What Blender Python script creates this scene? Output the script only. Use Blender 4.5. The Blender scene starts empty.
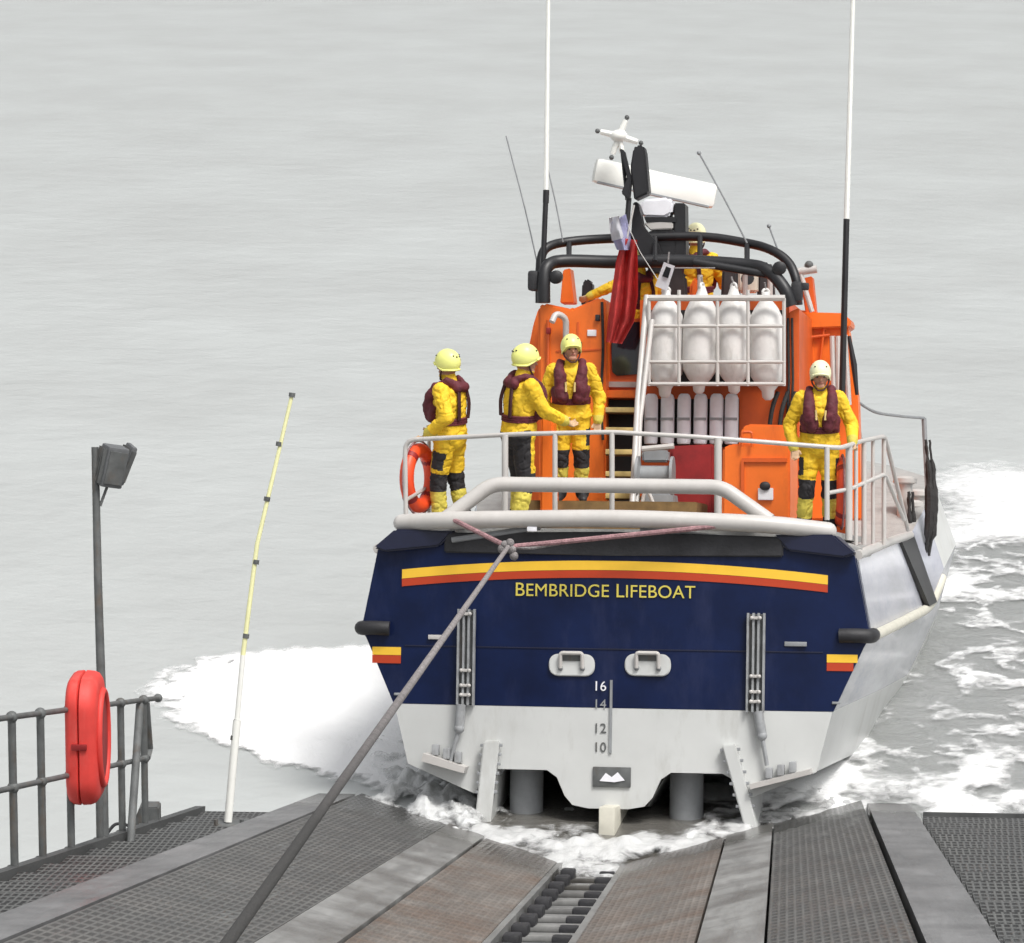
import bpy, bmesh, math, random
from mathutils import Vector, Matrix, noise
random.seed(7)
R = math.radians
scene = bpy.context.scene
C = scene.collection

# ------------------------------------------------------------------ camera frame
F = 4000.0; W, H = 1024, 943
HC = 9.56                      # camera height above the water
TH = math.atan((471.5 + 150) / F)
CAM = Vector((0, 0, HC))

def ray(px, py):
    dx, dy = (px - W / 2) / F, -(py - H / 2) / F
    return Vector((dx, math.cos(TH) + math.sin(TH) * dy, -math.sin(TH) + math.cos(TH) * dy))

def wp(px, py, depth):         # world point at optical depth
    return CAM + ray(px, py) * depth

def wz(px, py, z=0.0):         # world point on the level z
    d = ray(px, py)
    return CAM + d * ((z - HC) / d.z)

def frame(vp, roll=0.0):
    f = ray(*vp).normalized()
    r = f.cross(Vector((0, 0, 1))).normalized()
    u = r.cross(f)
    if roll:
        q = Matrix.Rotation(roll, 3, f)
        r, u = q @ r, q @ u
    return r, f, u

def mat4(r, f, u, o):
    m = Matrix.Identity(4)
    for i, v in enumerate((r, f, u)):
        for j in range(3):
            m[j][i] = v[j]
    for j in range(3):
        m[j][3] = o[j]
    return m

BR, BF, BU = frame((1130, 590), R(-0.8))
BM = mat4(BR, BF, BU, wp(615, 535, 40.0))     # boat: x starboard, y forward, z up; origin middle of transom at deck
BI = BM.inverted()

def L(px, py, s):              # boat-local point at forward distance s
    d = BI.to_3x3() @ ray(px, py)
    o = BI @ CAM
    p = o + d * ((s - o.y) / d.y)
    return Vector((p.x, s, p.z))

SR, SF, SU = frame((788, 616))
SM = mat4(SR, SF, SU, CAM + SR * -1.83 + SU * -2.44)   # slip: x across, y down the slope, z up; origin on the keelway
SI = SM.inverted()

# ------------------------------------------------------------------ materials
def newmat(name):
    m = bpy.data.materials.new(name); m.use_nodes = True
    nt = m.node_tree
    b = nt.nodes['Principled BSDF']
    return m, nt, b

def N(nt, t, **kw):
    n = nt.nodes.new(t)
    for k, v in kw.items():
        if k in n.inputs.keys() if hasattr(n.inputs, 'keys') else False:
            n.inputs[k].default_value = v
        else:
            setattr(n, k, v)
    return n

def paint(name, col, rough=0.45, var=0.12, scale=6.0, bump=0.0, bscale=40.0, metal=0.0, coat=0.0, dirt_or_glare=None, dirt_or_glare_amt=0.0, spec=0.5, stretch=None):
    m, nt, b = newmat(name)
    b.inputs['Roughness'].default_value = rough
    b.inputs['Metallic'].default_value = metal
    b.inputs['Coat Weight'].default_value = coat
    b.inputs['Coat Roughness'].default_value = 0.08
    b.inputs['Specular IOR Level'].default_value = spec
    tc = N(nt, 'ShaderNodeTexCoord')
    src = tc.outputs['Object']
    if stretch:
        mp = N(nt, 'ShaderNodeMapping'); mp.inputs['Scale'].default_value = stretch
        nt.links.new(src, mp.inputs['Vector']); src = mp.outputs['Vector']
    nz = N(nt, 'ShaderNodeTexNoise'); nz.inputs['Scale'].default_value = scale; nz.inputs['Detail'].default_value = 5
    nz.inputs['Roughness'].default_value = 0.62
    nt.links.new(src, nz.inputs['Vector'])
    cr = N(nt, 'ShaderNodeValToRGB')
    c = Vector(col)
    lo, hi = c * (1 - var), c * (1 + var)
    cr.color_ramp.elements[0].position = 0.3; cr.color_ramp.elements[1].position = 0.7
    cr.color_ramp.elements[0].color = (*lo, 1); cr.color_ramp.elements[1].color = (*[min(1, x) for x in hi], 1)
    nt.links.new(nz.outputs['Fac'], cr.inputs['Fac'])
    out = cr.outputs['Color']
    if dirt_or_glare:
        n2 = N(nt, 'ShaderNodeTexNoise'); n2.inputs['Scale'].default_value = scale * 0.6; n2.inputs['Detail'].default_value = 8
        n2.inputs['Roughness'].default_value = 0.7
        mp = N(nt, 'ShaderNodeMapping'); mp.inputs['Scale'].default_value = (2.2, 2.2, 0.7); mp.inputs['Location'].default_value = (3, 5, 7)
        nt.links.new(src, mp.inputs['Vector']); nt.links.new(mp.outputs['Vector'], n2.inputs['Vector'])
        r2 = N(nt, 'ShaderNodeValToRGB'); r2.color_ramp.elements[0].position = 0.52; r2.color_ramp.elements[1].position = 0.72
        r2.color_ramp.elements[1].color = (dirt_or_glare_amt,) * 3 + (1,)
        nt.links.new(n2.outputs['Fac'], r2.inputs['Fac'])
        mx = N(nt, 'ShaderNodeMix', data_type='RGBA')
        nt.links.new(r2.outputs['Color'], mx.inputs['Factor']); nt.links.new(out, mx.inputs['A']); mx.inputs['B'].default_value = (*dirt_or_glare, 1)
        out = mx.outputs['Result']
    nt.links.new(out, b.inputs['Base Color'])
    if bump:
        n3 = N(nt, 'ShaderNodeTexNoise'); n3.inputs['Scale'].default_value = bscale; n3.inputs['Detail'].default_value = 4
        nt.links.new(src, n3.inputs['Vector'])
        bp = N(nt, 'ShaderNodeBump'); bp.inputs['Strength'].default_value = bump; bp.inputs['Distance'].default_value = 0.02
        nt.links.new(n3.outputs['Fac'], bp.inputs['Height']); nt.links.new(bp.outputs['Normal'], b.inputs['Normal'])
    return m

M = {}
M['navy'] = paint('navy_paint', (0.0045, 0.0115, 0.050), 0.30, 0.3, 1.5, 0.06, 3.0, spec=0.25, dirt_or_glare=(0.028, 0.035, 0.085), dirt_or_glare_amt=0.55)
M['navy_dark'] = paint('navy_dark', (0.008, 0.011, 0.035), 0.4, 0.2, 3)
M['white'] = paint('white_hull', (0.57, 0.58, 0.57), 0.35, 0.06, 1.2, dirt_or_glare=(0.33, 0.32, 0.29), dirt_or_glare_amt=0.6)
M['side'] = paint('side_sky_glare', (0.46, 0.47, 0.53), 0.18, 0.16, 3.0, dirt_or_glare=(0.30, 0.31, 0.40), dirt_or_glare_amt=0.7, stretch=(1, .13, 1))  # pale sky reflection on the navy side, painted into the colour
M['side_low_glare'] = paint('side_low_glare', (0.50, 0.51, 0.54), 0.2, 0.18, 3.5, dirt_or_glare=(0.24, 0.255, 0.33), dirt_or_glare_amt=0.6, stretch=(1, .14, 1.3))  # sea reflections on the navy side, painted in as pale colour and blotches
M['pipe'] = paint('pipe_white', (0.50, 0.48, 0.46), 0.35, 0.06, 4, dirt_or_glare=(0.4, 0.37, 0.33), dirt_or_glare_amt=0.35)
M['orange'] = paint('orange_paint', (0.80, 0.16, 0.015), 0.4, 0.10, 2, dirt_or_glare=(0.46, 0.085, 0.015), dirt_or_glare_amt=0.6)
M['orange_deep'] = paint('orange_deep', (0.62, 0.10, 0.012), 0.45, 0.15, 2)
M['red'] = paint('red_paint', (0.26, 0.013, 0.014), 0.5, 0.3, 4, dirt_or_glare=(0.14, 0.012, 0.012), dirt_or_glare_amt=0.6)
M['buoy'] = paint('buoy_orange', (0.80, 0.075, 0.02), 0.45, 0.1, 5)
M['housing'] = paint('housing_red', (0.66, 0.05, 0.04), 0.6, 0.12, 3, dirt_or_glare=(0.66, 0.15, 0.13), dirt_or_glare_amt=0.6)
M['black'] = paint('black_paint', (0.013, 0.013, 0.015), 0.45, 0.3, 5)
M['rubber'] = paint('rubber', (0.02, 0.02, 0.023), 0.6, 0.3, 5, 0.2, 30)
M['steel'] = paint('galvanised', (0.30, 0.31, 0.32), 0.45, 0.2, 9, dirt_or_glare=(0.13, 0.12, 0.11), dirt_or_glare_amt=0.7)
M['iron'] = paint('grey_iron', (0.10, 0.105, 0.105), 0.6, 0.3, 7, dirt_or_glare=(0.11, 0.07, 0.04), dirt_or_glare_amt=0.6)
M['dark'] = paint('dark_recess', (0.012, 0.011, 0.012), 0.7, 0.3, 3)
M['yellow'] = paint('yellow_stripe', (0.86, 0.52, 0.04), 0.4, 0.06, 3)
M['redstripe'] = paint('red_stripe', (0.46, 0.045, 0.01), 0.4, 0.08, 3)
M['letter'] = paint('letter_yellow', (0.62, 0.52, 0.09), 0.5, 0.05, 3)
M['suit'] = paint('suit_yellow', (0.80, 0.51, 0.02), 0.75, 0.16, 6, 1.0, 11, dirt_or_glare=(0.50, 0.33, 0.03), dirt_or_glare_amt=0.5)
M['suit_pale'] = paint('suit_pale', (0.62, 0.52, 0.08), 0.75, 0.16, 7, 0.9, 13)
M['patch'] = paint('suit_patch', (0.022, 0.020, 0.022), 0.8, 0.3, 9, 0.4, 20)
M['skin'] = paint('skin', (0.42, 0.20, 0.13), 0.55, 0.08, 12)
M['glove'] = paint('glove', (0.50, 0.33, 0.20), 0.7, 0.15, 12)
M['maroon'] = paint('maroon_cloth', (0.10, 0.013, 0.022), 0.75, 0.3, 9, 0.6, 18)
M['strap'] = paint('strap_dark', (0.05, 0.012, 0.016), 0.8, 0.2, 9)
M['helmet'] = paint('helmet_lemon', (0.82, 0.83, 0.26), 0.35, 0.05, 5)
M['helmet_white'] = paint('helmet_white', (0.82, 0.82, 0.52), 0.35, 0.05, 5)
M['fender'] = paint('fender_white', (0.66, 0.645, 0.63), 0.5, 0.10, 4, 0.25, 8, dirt_or_glare=(0.42, 0.40, 0.37), dirt_or_glare_amt=0.7)
M['cream'] = paint('cream', (0.58, 0.56, 0.48), 0.5, 0.1, 4)
M['rope'] = paint('rope_grey', (0.21, 0.195, 0.195), 0.85, 0.35, 20, 0.6, 60)
def rope_ramp():
    m = paint('rope_darkening', (0.24, 0.22, 0.22), 0.85, 0.35, 20, 0.6, 60); nt = m.node_tree; b = nt.nodes['Principled BSDF']
    src = b.inputs['Base Color'].links[0].from_socket
    tc = N(nt, 'ShaderNodeTexCoord'); sp = N(nt, 'ShaderNodeSeparateXYZ'); nt.links.new(tc.outputs['Object'], sp.inputs['Vector'])
    mr = N(nt, 'ShaderNodeMapRange'); mr.inputs['From Min'].default_value = -15; mr.inputs['From Max'].default_value = -23; nt.links.new(sp.outputs['Y'], mr.inputs['Value'])
    mx = N(nt, 'ShaderNodeMix', data_type='RGBA'); nt.links.new(mr.outputs['Result'], mx.inputs['Factor']); nt.links.new(src, mx.inputs['A']); mx.inputs['B'].default_value = (0.04, 0.039, 0.038, 1)
    nt.links.new(mx.outputs['Result'], b.inputs['Base Color']); return m
M['rope_darkening'] = rope_ramp()    # the lower length darkens away from the boat
M['rope_pink'] = paint('rope_pink', (0.30, 0.17, 0.18), 0.85, 0.35, 20, 0.6, 60)
M['rope_dark'] = paint('rope_dark', (0.025, 0.024, 0.024), 0.8, 0.4, 14, 0.5, 40)
M['flagred'] = paint('flag_red', (0.68, 0.08, 0.075), 0.8, 0.2, 5)
M['flagblue'] = paint('flag_blue', (0.46, 0.46, 0.66), 0.8, 0.2, 8)
M['flagwhite'] = paint('flag_white', (0.78, 0.78, 0.82), 0.8, 0.05, 8)
M['tan'] = paint('nonslip_tan', (0.17, 0.10, 0.035), 0.8, 0.3, 8)
M['tread'] = paint('tread_edge', (0.60, 0.45, 0.18), 0.7, 0.2, 8)
M['deck'] = paint('deck_grey', (0.34, 0.34, 0.33), 0.8, 0.15, 8, 0.3, 60)
M['polewhite'] = paint('pole_white', (0.80, 0.80, 0.76), 0.4, 0.05, 4)
M['poleyellow'] = paint('pole_yellow', (0.80, 0.79, 0.44), 0.4, 0.06, 4)
M['glass'] = paint('dark_glass', (0.012, 0.013, 0.018), 0.08, 0.1, 2, spec=0.6)
M['seat'] = paint('seat_vinyl', (0.03, 0.028, 0.03), 0.5, 0.2, 6)
M['eye'] = paint('eye', (0.02, 0.015, 0.012), 0.3, 0.1, 5)
M['lip'] = paint('lip', (0.34, 0.11, 0.09), 0.5, 0.1, 5)
M['lampgrey'] = paint('lamp_grey', (0.11, 0.115, 0.12), 0.6, 0.2, 6)
M['grey'] = paint('mid_grey', (0.25, 0.26, 0.27), 0.55, 0.15, 5)

def wet_mat(name, col, ribs=None, rib_amt=0.35, var=0.25, wet=0.35, stain=None, stain_amt=0.0, grid=False, dry_rough=0.75):
    """weathered slip surface: noise, ribs or an open grid in slip coordinates, wet and dark where the sea has washed it"""
    m, nt, b = newmat(name)
    lk = nt.links.new
    tc = N(nt, 'ShaderNodeTexCoord'); src = tc.outputs['Object']
    nz = N(nt, 'ShaderNodeTexNoise'); nz.inputs['Scale'].default_value = 2.2; nz.inputs['Detail'].default_value = 8; nz.inputs['Roughness'].default_value = 0.7
    mp = N(nt, 'ShaderNodeMapping'); mp.inputs['Scale'].default_value = (1.9, 0.22, 1); lk(src, mp.inputs['Vector']); lk(mp.outputs['Vector'], nz.inputs['Vector'])
    cr = N(nt, 'ShaderNodeValToRGB'); cr.color_ramp.elements[0].position = 0.3; cr.color_ramp.elements[1].position = 0.7
    c = Vector(col); cr.color_ramp.elements[0].color = (*(c * (1 - var)), 1); cr.color_ramp.elements[1].color = (*(c * (1 + var)), 1)
    lk(nz.outputs['Fac'], cr.inputs['Fac']); out = cr.outputs['Color']
    if stain:
        n2 = N(nt, 'ShaderNodeTexNoise'); n2.inputs['Scale'].default_value = 1.3; n2.inputs['Detail'].default_value = 6; n2.inputs['Roughness'].default_value = 0.65
        mp2 = N(nt, 'ShaderNodeMapping'); mp2.inputs['Location'].default_value = (4, 2, 9); mp2.inputs['Scale'].default_value = (1.0, 0.8, 1); lk(src, mp2.inputs['Vector']); lk(mp2.outputs['Vector'], n2.inputs['Vector'])
        r2 = N(nt, 'ShaderNodeValToRGB'); r2.color_ramp.elements[0].position = 0.42; r2.color_ramp.elements[1].position = 0.66
        r2.color_ramp.elements[1].color = (stain_amt,) * 3 + (1,)
        lk(n2.outputs['Fac'], r2.inputs['Fac'])
        mx = N(nt, 'ShaderNodeMix', data_type='RGBA'); lk(r2.outputs['Color'], mx.inputs['Factor']); lk(out, mx.inputs['A']); mx.inputs['B'].default_value = (*stain, 1)
        out = mx.outputs['Result']
    hgt = None
    if ribs:
        ws = []
        axes = [('Y', ribs[1])] if not grid else [('X', ribs[0]), ('Y', ribs[1])]
        for ax, period in axes:
            w = N(nt, 'ShaderNodeTexWave', wave_type='BANDS', bands_direction=ax, wave_profile='SIN')
            w.inputs['Scale'].default_value = math.pi / 10 / period * 1.0
            w.inputs['Distortion'].default_value = 0.0
            lk(src, w.inputs['Vector']); ws.append(w.outputs['Fac'])
        hgt = ws[0]
        if grid:
            mm = N(nt, 'ShaderNodeMath', operation='MAXIMUM'); lk(ws[0], mm.inputs[0]); lk(ws[1], mm.inputs[1]); hgt = mm.outputs[0]
        rr = N(nt, 'ShaderNodeValToRGB'); rr.color_ramp.elements[0].position = 0.6 if grid else 0.25; rr.color_ramp.elements[1].position = 0.92
        d = 1 - rib_amt; rr.color_ramp.elements[0].color = (d, d, d, 1)
        lk(hgt, rr.inputs['Fac'])
        mx = N(nt, 'ShaderNodeMix', data_type='RGBA', blend_type='MULTIPLY'); mx.inputs['Factor'].default_value = 1
        lk(out, mx.inputs['A']); lk(rr.outputs['Color'], mx.inputs['B']); out = mx.outputs['Result']
    # wet band
    geo = N(nt, 'ShaderNodeNewGeometry'); sp = N(nt, 'ShaderNodeSeparateXYZ'); lk(geo.outputs['Position'], sp.inputs['Vector'])
    n4 = N(nt, 'ShaderNodeTexNoise'); n4.inputs['Scale'].default_value = 1.1; n4.inputs['Detail'].default_value = 4; lk(src, n4.inputs['Vector'])
    ma = N(nt, 'ShaderNodeMath', operation='MULTIPLY_ADD'); lk(n4.outputs['Fac'], ma.inputs[0]); ma.inputs[1].default_value = -0.5; lk(sp.outputs['Z'], ma.inputs[2])
    mr = N(nt, 'ShaderNodeMapRange'); mr.inputs['From Min'].default_value = 0.06; mr.inputs['From Max'].default_value = wet * .56
    mr.inputs['To Min'].default_value = 1.0; mr.inputs['To Max'].default_value = 0.0
    lk(ma.outputs[0], mr.inputs['Value'])
    mx = N(nt, 'ShaderNodeMix', data_type='RGBA', blend_type='MULTIPLY'); lk(mr.outputs['Result'], mx.inputs['Factor']); lk(out, mx.inputs['A']); mx.inputs['B'].default_value = (0.42, 0.40, 0.37, 1)
    lk(mx.outputs['Result'], b.inputs['Base Color'])
    # puddled wetness in the gloss
    rr = N(nt, 'ShaderNodeMapRange'); rr.inputs['From Min'].default_value = 0.35; rr.inputs['From Max'].default_value = 0.65
    rr.inputs['To Min'].default_value = 0.30; rr.inputs['To Max'].default_value = dry_rough
    lk(nz.outputs['Fac'], rr.inputs['Value'])
    mw = N(nt, 'ShaderNodeMix', data_type='FLOAT'); lk(mr.outputs['Result'], mw.inputs[0]); lk(rr.outputs['Result'], mw.inputs[2]); mw.inputs[3].default_value = 0.22; lk(mw.outputs[0], b.inputs['Roughness'])
    if hgt is not None:
        bp = N(nt, 'ShaderNodeBump'); bp.inputs['Strength'].default_value = 0.5; bp.inputs['Distance'].default_value = 0.015
        lk(hgt, bp.inputs['Height']); lk(bp.outputs['Normal'], b.inputs['Normal'])
    else:
        bp = N(nt, 'ShaderNodeBump'); bp.inputs['Strength'].default_value = 0.25; bp.inputs['Distance'].default_value = 0.02
        lk(nz.outputs['Fac'], bp.inputs['Height']); lk(bp.outputs['Normal'], b.inputs['Normal'])
    return m

M['panel'] = wet_mat('ribbed_panel', (0.095, 0.095, 0.092), (0.055, 0.27), 0.55, 0.35, 0.6, (0.15, 0.143, 0.135), 0.55, grid=True)
M['plank'] = wet_mat('brown_plank', (0.17, 0.153, 0.138), (0.055, 0.27), 0.2, 0.35, 0.6, (0.13, 0.085, 0.06), 0.75, grid=True)
M['beam'] = wet_mat('slip_beam', (0.23, 0.23, 0.225), None, 0, 0.35, 0.6, (0.11, 0.105, 0.10), 0.85)
M['beam_out'] = wet_mat('slip_outer_beam', (0.175, 0.175, 0.178), None, 0, 0.3, 0.6, (0.095, 0.095, 0.097), 0.8)
M['concrete'] = wet_mat('slip_base', (0.05, 0.05, 0.05), None, 0, 0.3, 0.5)
M['grating'] = wet_mat('walkway_grating', (0.10, 0.102, 0.10), (0.052, 0.13), 0.85, 0.25, 0.3, grid=True)
M['kerb'] = wet_mat('kerb_iron', (0.06, 0.062, 0.062), None, 0, 0.3, 0.3)
M['track'] = wet_mat('keel_track', (0.22, 0.22, 0.215), None, 0, 0.3, 0.5, (0.1, 0.1, 0.1), 0.6)

# ------------------------------------------------------------------ mesh helpers
def obj(name, bm, m, parent=None, smooth=True, angle=40, mats=None):
    me = bpy.data.meshes.new(name)
    bmesh.ops.recalc_face_normals(bm, faces=bm.faces)
    bm.to_mesh(me); bm.free()
    for mm in (mats or [m]):
        me.materials.append(mm)
    if smooth:
        for p in me.polygons: p.use_smooth = True
        me.set_sharp_from_angle(angle=R(angle))
    o = bpy.data.objects.new(name, me); C.objects.link(o)
    if parent is not None: o.parent = parent
    return o

def tag(o, label=None, cat=None, group=None, kind=None):
    if label: o['label'] = label
    if cat: o['category'] = cat
    if group: o['group'] = group
    if kind: o['kind'] = kind
    return o

def empty(name, mat=None, label=None, cat=None, group=None, kind=None):
    o = bpy.data.objects.new(name, None); C.objects.link(o)
    o.empty_display_size = 0.2
    if mat is not None: o.matrix_world = mat
    return tag(o, label, cat, group, kind)

def copy_tree(o, parent=None):
    c = o.copy(); C.objects.link(c)
    if parent is not None: c.parent = parent
    for ch in list(o.children): copy_tree(ch, c)
    return c

def box(bm, c, size, rot=None, bev=0.0):
    b2 = bmesh.new(); bmesh.ops.create_cube(b2, size=1)
    for v in b2.verts: v.co = Vector((v.co.x * size[0], v.co.y * size[1], v.co.z * size[2]))
    if bev: bmesh.ops.bevel(b2, geom=b2.edges[:], offset=bev, segments=2, affect='EDGES', profile=0.6)
    m = Matrix.Translation(c) @ (rot.to_4x4() if rot is not None else Matrix.Identity(4))
    join(bm, b2, m)

def join(bm, b2, m=None):
    if m is not None: bmesh.ops.transform(b2, matrix=m, verts=b2.verts)
    mp = [bm.verts.new(v.co) for v in b2.verts]
    b2.verts.index_update()
    for f in b2.faces:
        try:
            nf = bm.faces.new([mp[v.index] for v in f.verts]); nf.material_index = f.material_index
        except ValueError: pass
    b2.free()

def smooth_path(pts, n=6):
    pts = [Vector(p) for p in pts]
    if len(pts) < 3: return pts
    out = []
    for i in range(len(pts) - 1):
        p0 = pts[max(i - 1, 0)]; p1 = pts[i]; p2 = pts[i + 1]; p3 = pts[min(i + 2, len(pts) - 1)]
        for k in range(n):
            t = k / n
            out.append(0.5 * ((2 * p1) + (-p0 + p2) * t + (2 * p0 - 5 * p1 + 4 * p2 - p3) * t * t + (-p0 + 3 * p1 - 3 * p2 + p3) * t ** 3))
    out.append(pts[-1]); return out

def fillet(pts, r=0.1, n=5):
    pts = [Vector(p) for p in pts]; out = [pts[0]]
    for i in range(1, len(pts) - 1):
        a, b, c = pts[i - 1], pts[i], pts[i + 1]
        d1 = min(r, (a - b).length * 0.45); d2 = min(r, (c - b).length * 0.45)
        p = b + (a - b).normalized() * d1; q = b + (c - b).normalized() * d2
        for k in range(n + 1):
            t = k / n; out.append(p * (1 - t) ** 2 + b * 2 * t * (1 - t) + q * t * t)
    out.append(pts[-1]); return out

def tube(bm, pts, r, seg=10, cap=True):
    pts = [Vector(p) for p in pts]; n = len(pts)
    rs = r if isinstance(r, (list, tuple)) else [r] * n
    t0 = (pts[1] - pts[0]).normalized()
    ref = Vector((0, 0, 1)) if abs(t0.z) < 0.9 else Vector((1, 0, 0))
    nrm = (ref - t0 * ref.dot(t0)).normalized(); rings = []
    for i, p in enumerate(pts):
        t = (pts[min(i + 1, n - 1)] - pts[max(i - 1, 0)]).normalized()
        nrm = (nrm - t * nrm.dot(t)).normalized(); bn = t.cross(nrm)
        rings.append([bm.verts.new(p + (nrm * math.cos(a) + bn * math.sin(a)) * rs[i]) for a in [2 * math.pi * k / seg for k in range(seg)]])
    for i in range(n - 1):
        for k in range(seg):
            bm.faces.new([rings[i][k], rings[i][(k + 1) % seg], rings[i + 1][(k + 1) % seg], rings[i + 1][k]])
    if cap:
        bm.faces.new(rings[0][::-1]); bm.faces.new(rings[-1])

def lathe(bm, prof, c=(0, 0, 0), seg=20, axis=None):
    rings = []
    m = Matrix.Translation(c) @ (Vector((0, 0, 1)).rotation_difference(Vector(axis)).to_matrix().to_4x4() if axis else Matrix.Identity(4))
    for r, z in prof:
        rings.append([bm.verts.new(m @ Vector((r * math.cos(2 * math.pi * k / seg), r * math.sin(2 * math.pi * k / seg), z))) for k in range(seg)])
    for i in range(len(rings) - 1):
        for k in range(seg):
            bm.faces.new([rings[i][k], rings[i][(k + 1) % seg], rings[i + 1][(k + 1) % seg], rings[i + 1][k]])
    bm.faces.new(rings[0][::-1]); bm.faces.new(rings[-1])

def prism(bm, poly, y0, y1, bev=0.0):      # polygon in (x,z) run along y
    b2 = bmesh.new()
    a = [b2.verts.new((p[0], y0, p[1])) for p in poly]
    f = b2.faces.new(a)
    r = bmesh.ops.extrude_face_region(b2, geom=[f])
    for v in r['geom']:
        if isinstance(v, bmesh.types.BMVert): v.co.y = y1
    if bev:
        bmesh.ops.recalc_face_normals(b2, faces=b2.faces)
        bmesh.ops.bevel(b2, geom=b2.edges[:], offset=bev, segments=2, affect='EDGES')
    join(bm, b2)

def pxprism(bm, pxs, s0, s1, bev=0.0):     # outline measured at forward distance s0, real depth to s1
    prism(bm, [(L(x, y, s0).x, L(x, y, s0).z) for x, y in pxs], s0, s1, bev)

def sphere(bm, c, r, seg=16, sc=(1, 1, 1)):
    b2 = bmesh.new(); bmesh.ops.create_uvsphere(b2, u_segments=seg, v_segments=max(8, seg // 2), radius=r)
    join(bm, b2, Matrix.Translation(c) @ Matrix.Diagonal((*sc, 1)))

def newbm(): return bmesh.new()

def text_mesh(name, body, m, parent, width, height_hint, caps=0.0, thick=0.004):
    cu = bpy.data.curves.new(name + '_curve', 'FONT'); cu.body = body; cu.align_x = 'CENTER'; cu.align_y = 'CENTER'
    cu.size = height_hint; cu.extrude = thick; cu.space_character = 1.02
    if caps:
        cu.small_caps_scale = caps
        for b in cu.body_format: b.use_small_caps = True
    t = bpy.data.objects.new(name + '_tmp', cu); C.objects.link(t)
    dg = bpy.context.evaluated_depsgraph_get()
    me = bpy.data.meshes.new_from_object(t.evaluated_get(dg)); bpy.data.objects.remove(t)
    xs = [v.co.x for v in me.vertices]; k = width / (max(xs) - min(xs)); cx = (max(xs) + min(xs)) / 2
    ys = [v.co.y for v in me.vertices]; cy = (max(ys) + min(ys)) / 2
    for v in me.vertices: v.co = Vector(((v.co.x - cx) * k, -v.co.z, (v.co.y - cy) * k))   # stands in x-z, faces -y
    me.materials.clear(); me.materials.append(m)
    o = bpy.data.objects.new(name, me); C.objects.link(o)
    if parent: o.parent = parent
    return o

# ------------------------------------------------------------------ world, sun, camera
wd = bpy.data.worlds.new('World'); scene.world = wd; wd.use_nodes = True
nt = wd.node_tree; bg = nt.nodes['Background']
sky = nt.nodes.new('ShaderNodeTexSky'); sky.sky_type = 'NISHITA'; sky.sun_disc = False
SUN_EL, SUN_AZ = R(62), R(140)    # azimuth measured clockwise from +Y
sky.sun_elevation = SUN_EL; sky.sun_rotation = SUN_AZ
sky.air_density = 1.0; sky.dust_density = 6.0; sky.ozone_density = 1.0
hs = nt.nodes.new('ShaderNodeHueSaturation'); hs.inputs['Saturation'].default_value = 0.12   # overcast: cloud takes the blue out of the sky
nt.links.new(sky.outputs['Color'], hs.inputs['Color']); nt.links.new(hs.outputs['Color'], bg.inputs['Color'])
bg.inputs['Strength'].default_value = 0.105
sl = bpy.data.lights.new('sun', 'SUN'); sl.energy = 1.5; sl.angle = R(16); sl.color = (1, 0.97, 0.92)
so = bpy.data.objects.new('sun', sl); C.objects.link(so)
sd = Vector((math.sin(SUN_AZ) * math.cos(SUN_EL), math.cos(SUN_AZ) * math.cos(SUN_EL), math.sin(SUN_EL)))
so.rotation_euler = sd.to_track_quat('Z', 'Y').to_euler()
cd = bpy.data.cameras.new('camera'); co = bpy.data.objects.new('camera', cd); C.objects.link(co)
co.location = CAM; co.rotation_euler = (R(90) - TH, 0, 0)
cd.sensor_width = 36; cd.lens = 36 * F / W; cd.clip_start = 0.5; cd.clip_end = 6000
scene.camera = co
scene.view_settings.view_transform = 'Standard'; scene.view_settings.look = 'None'
scene.view_settings.exposure = 0.60; scene.view_settings.gamma = 1
scene.cycles.max_bounces = 6; scene.cycles.transparent_max_bounces = 12

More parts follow.
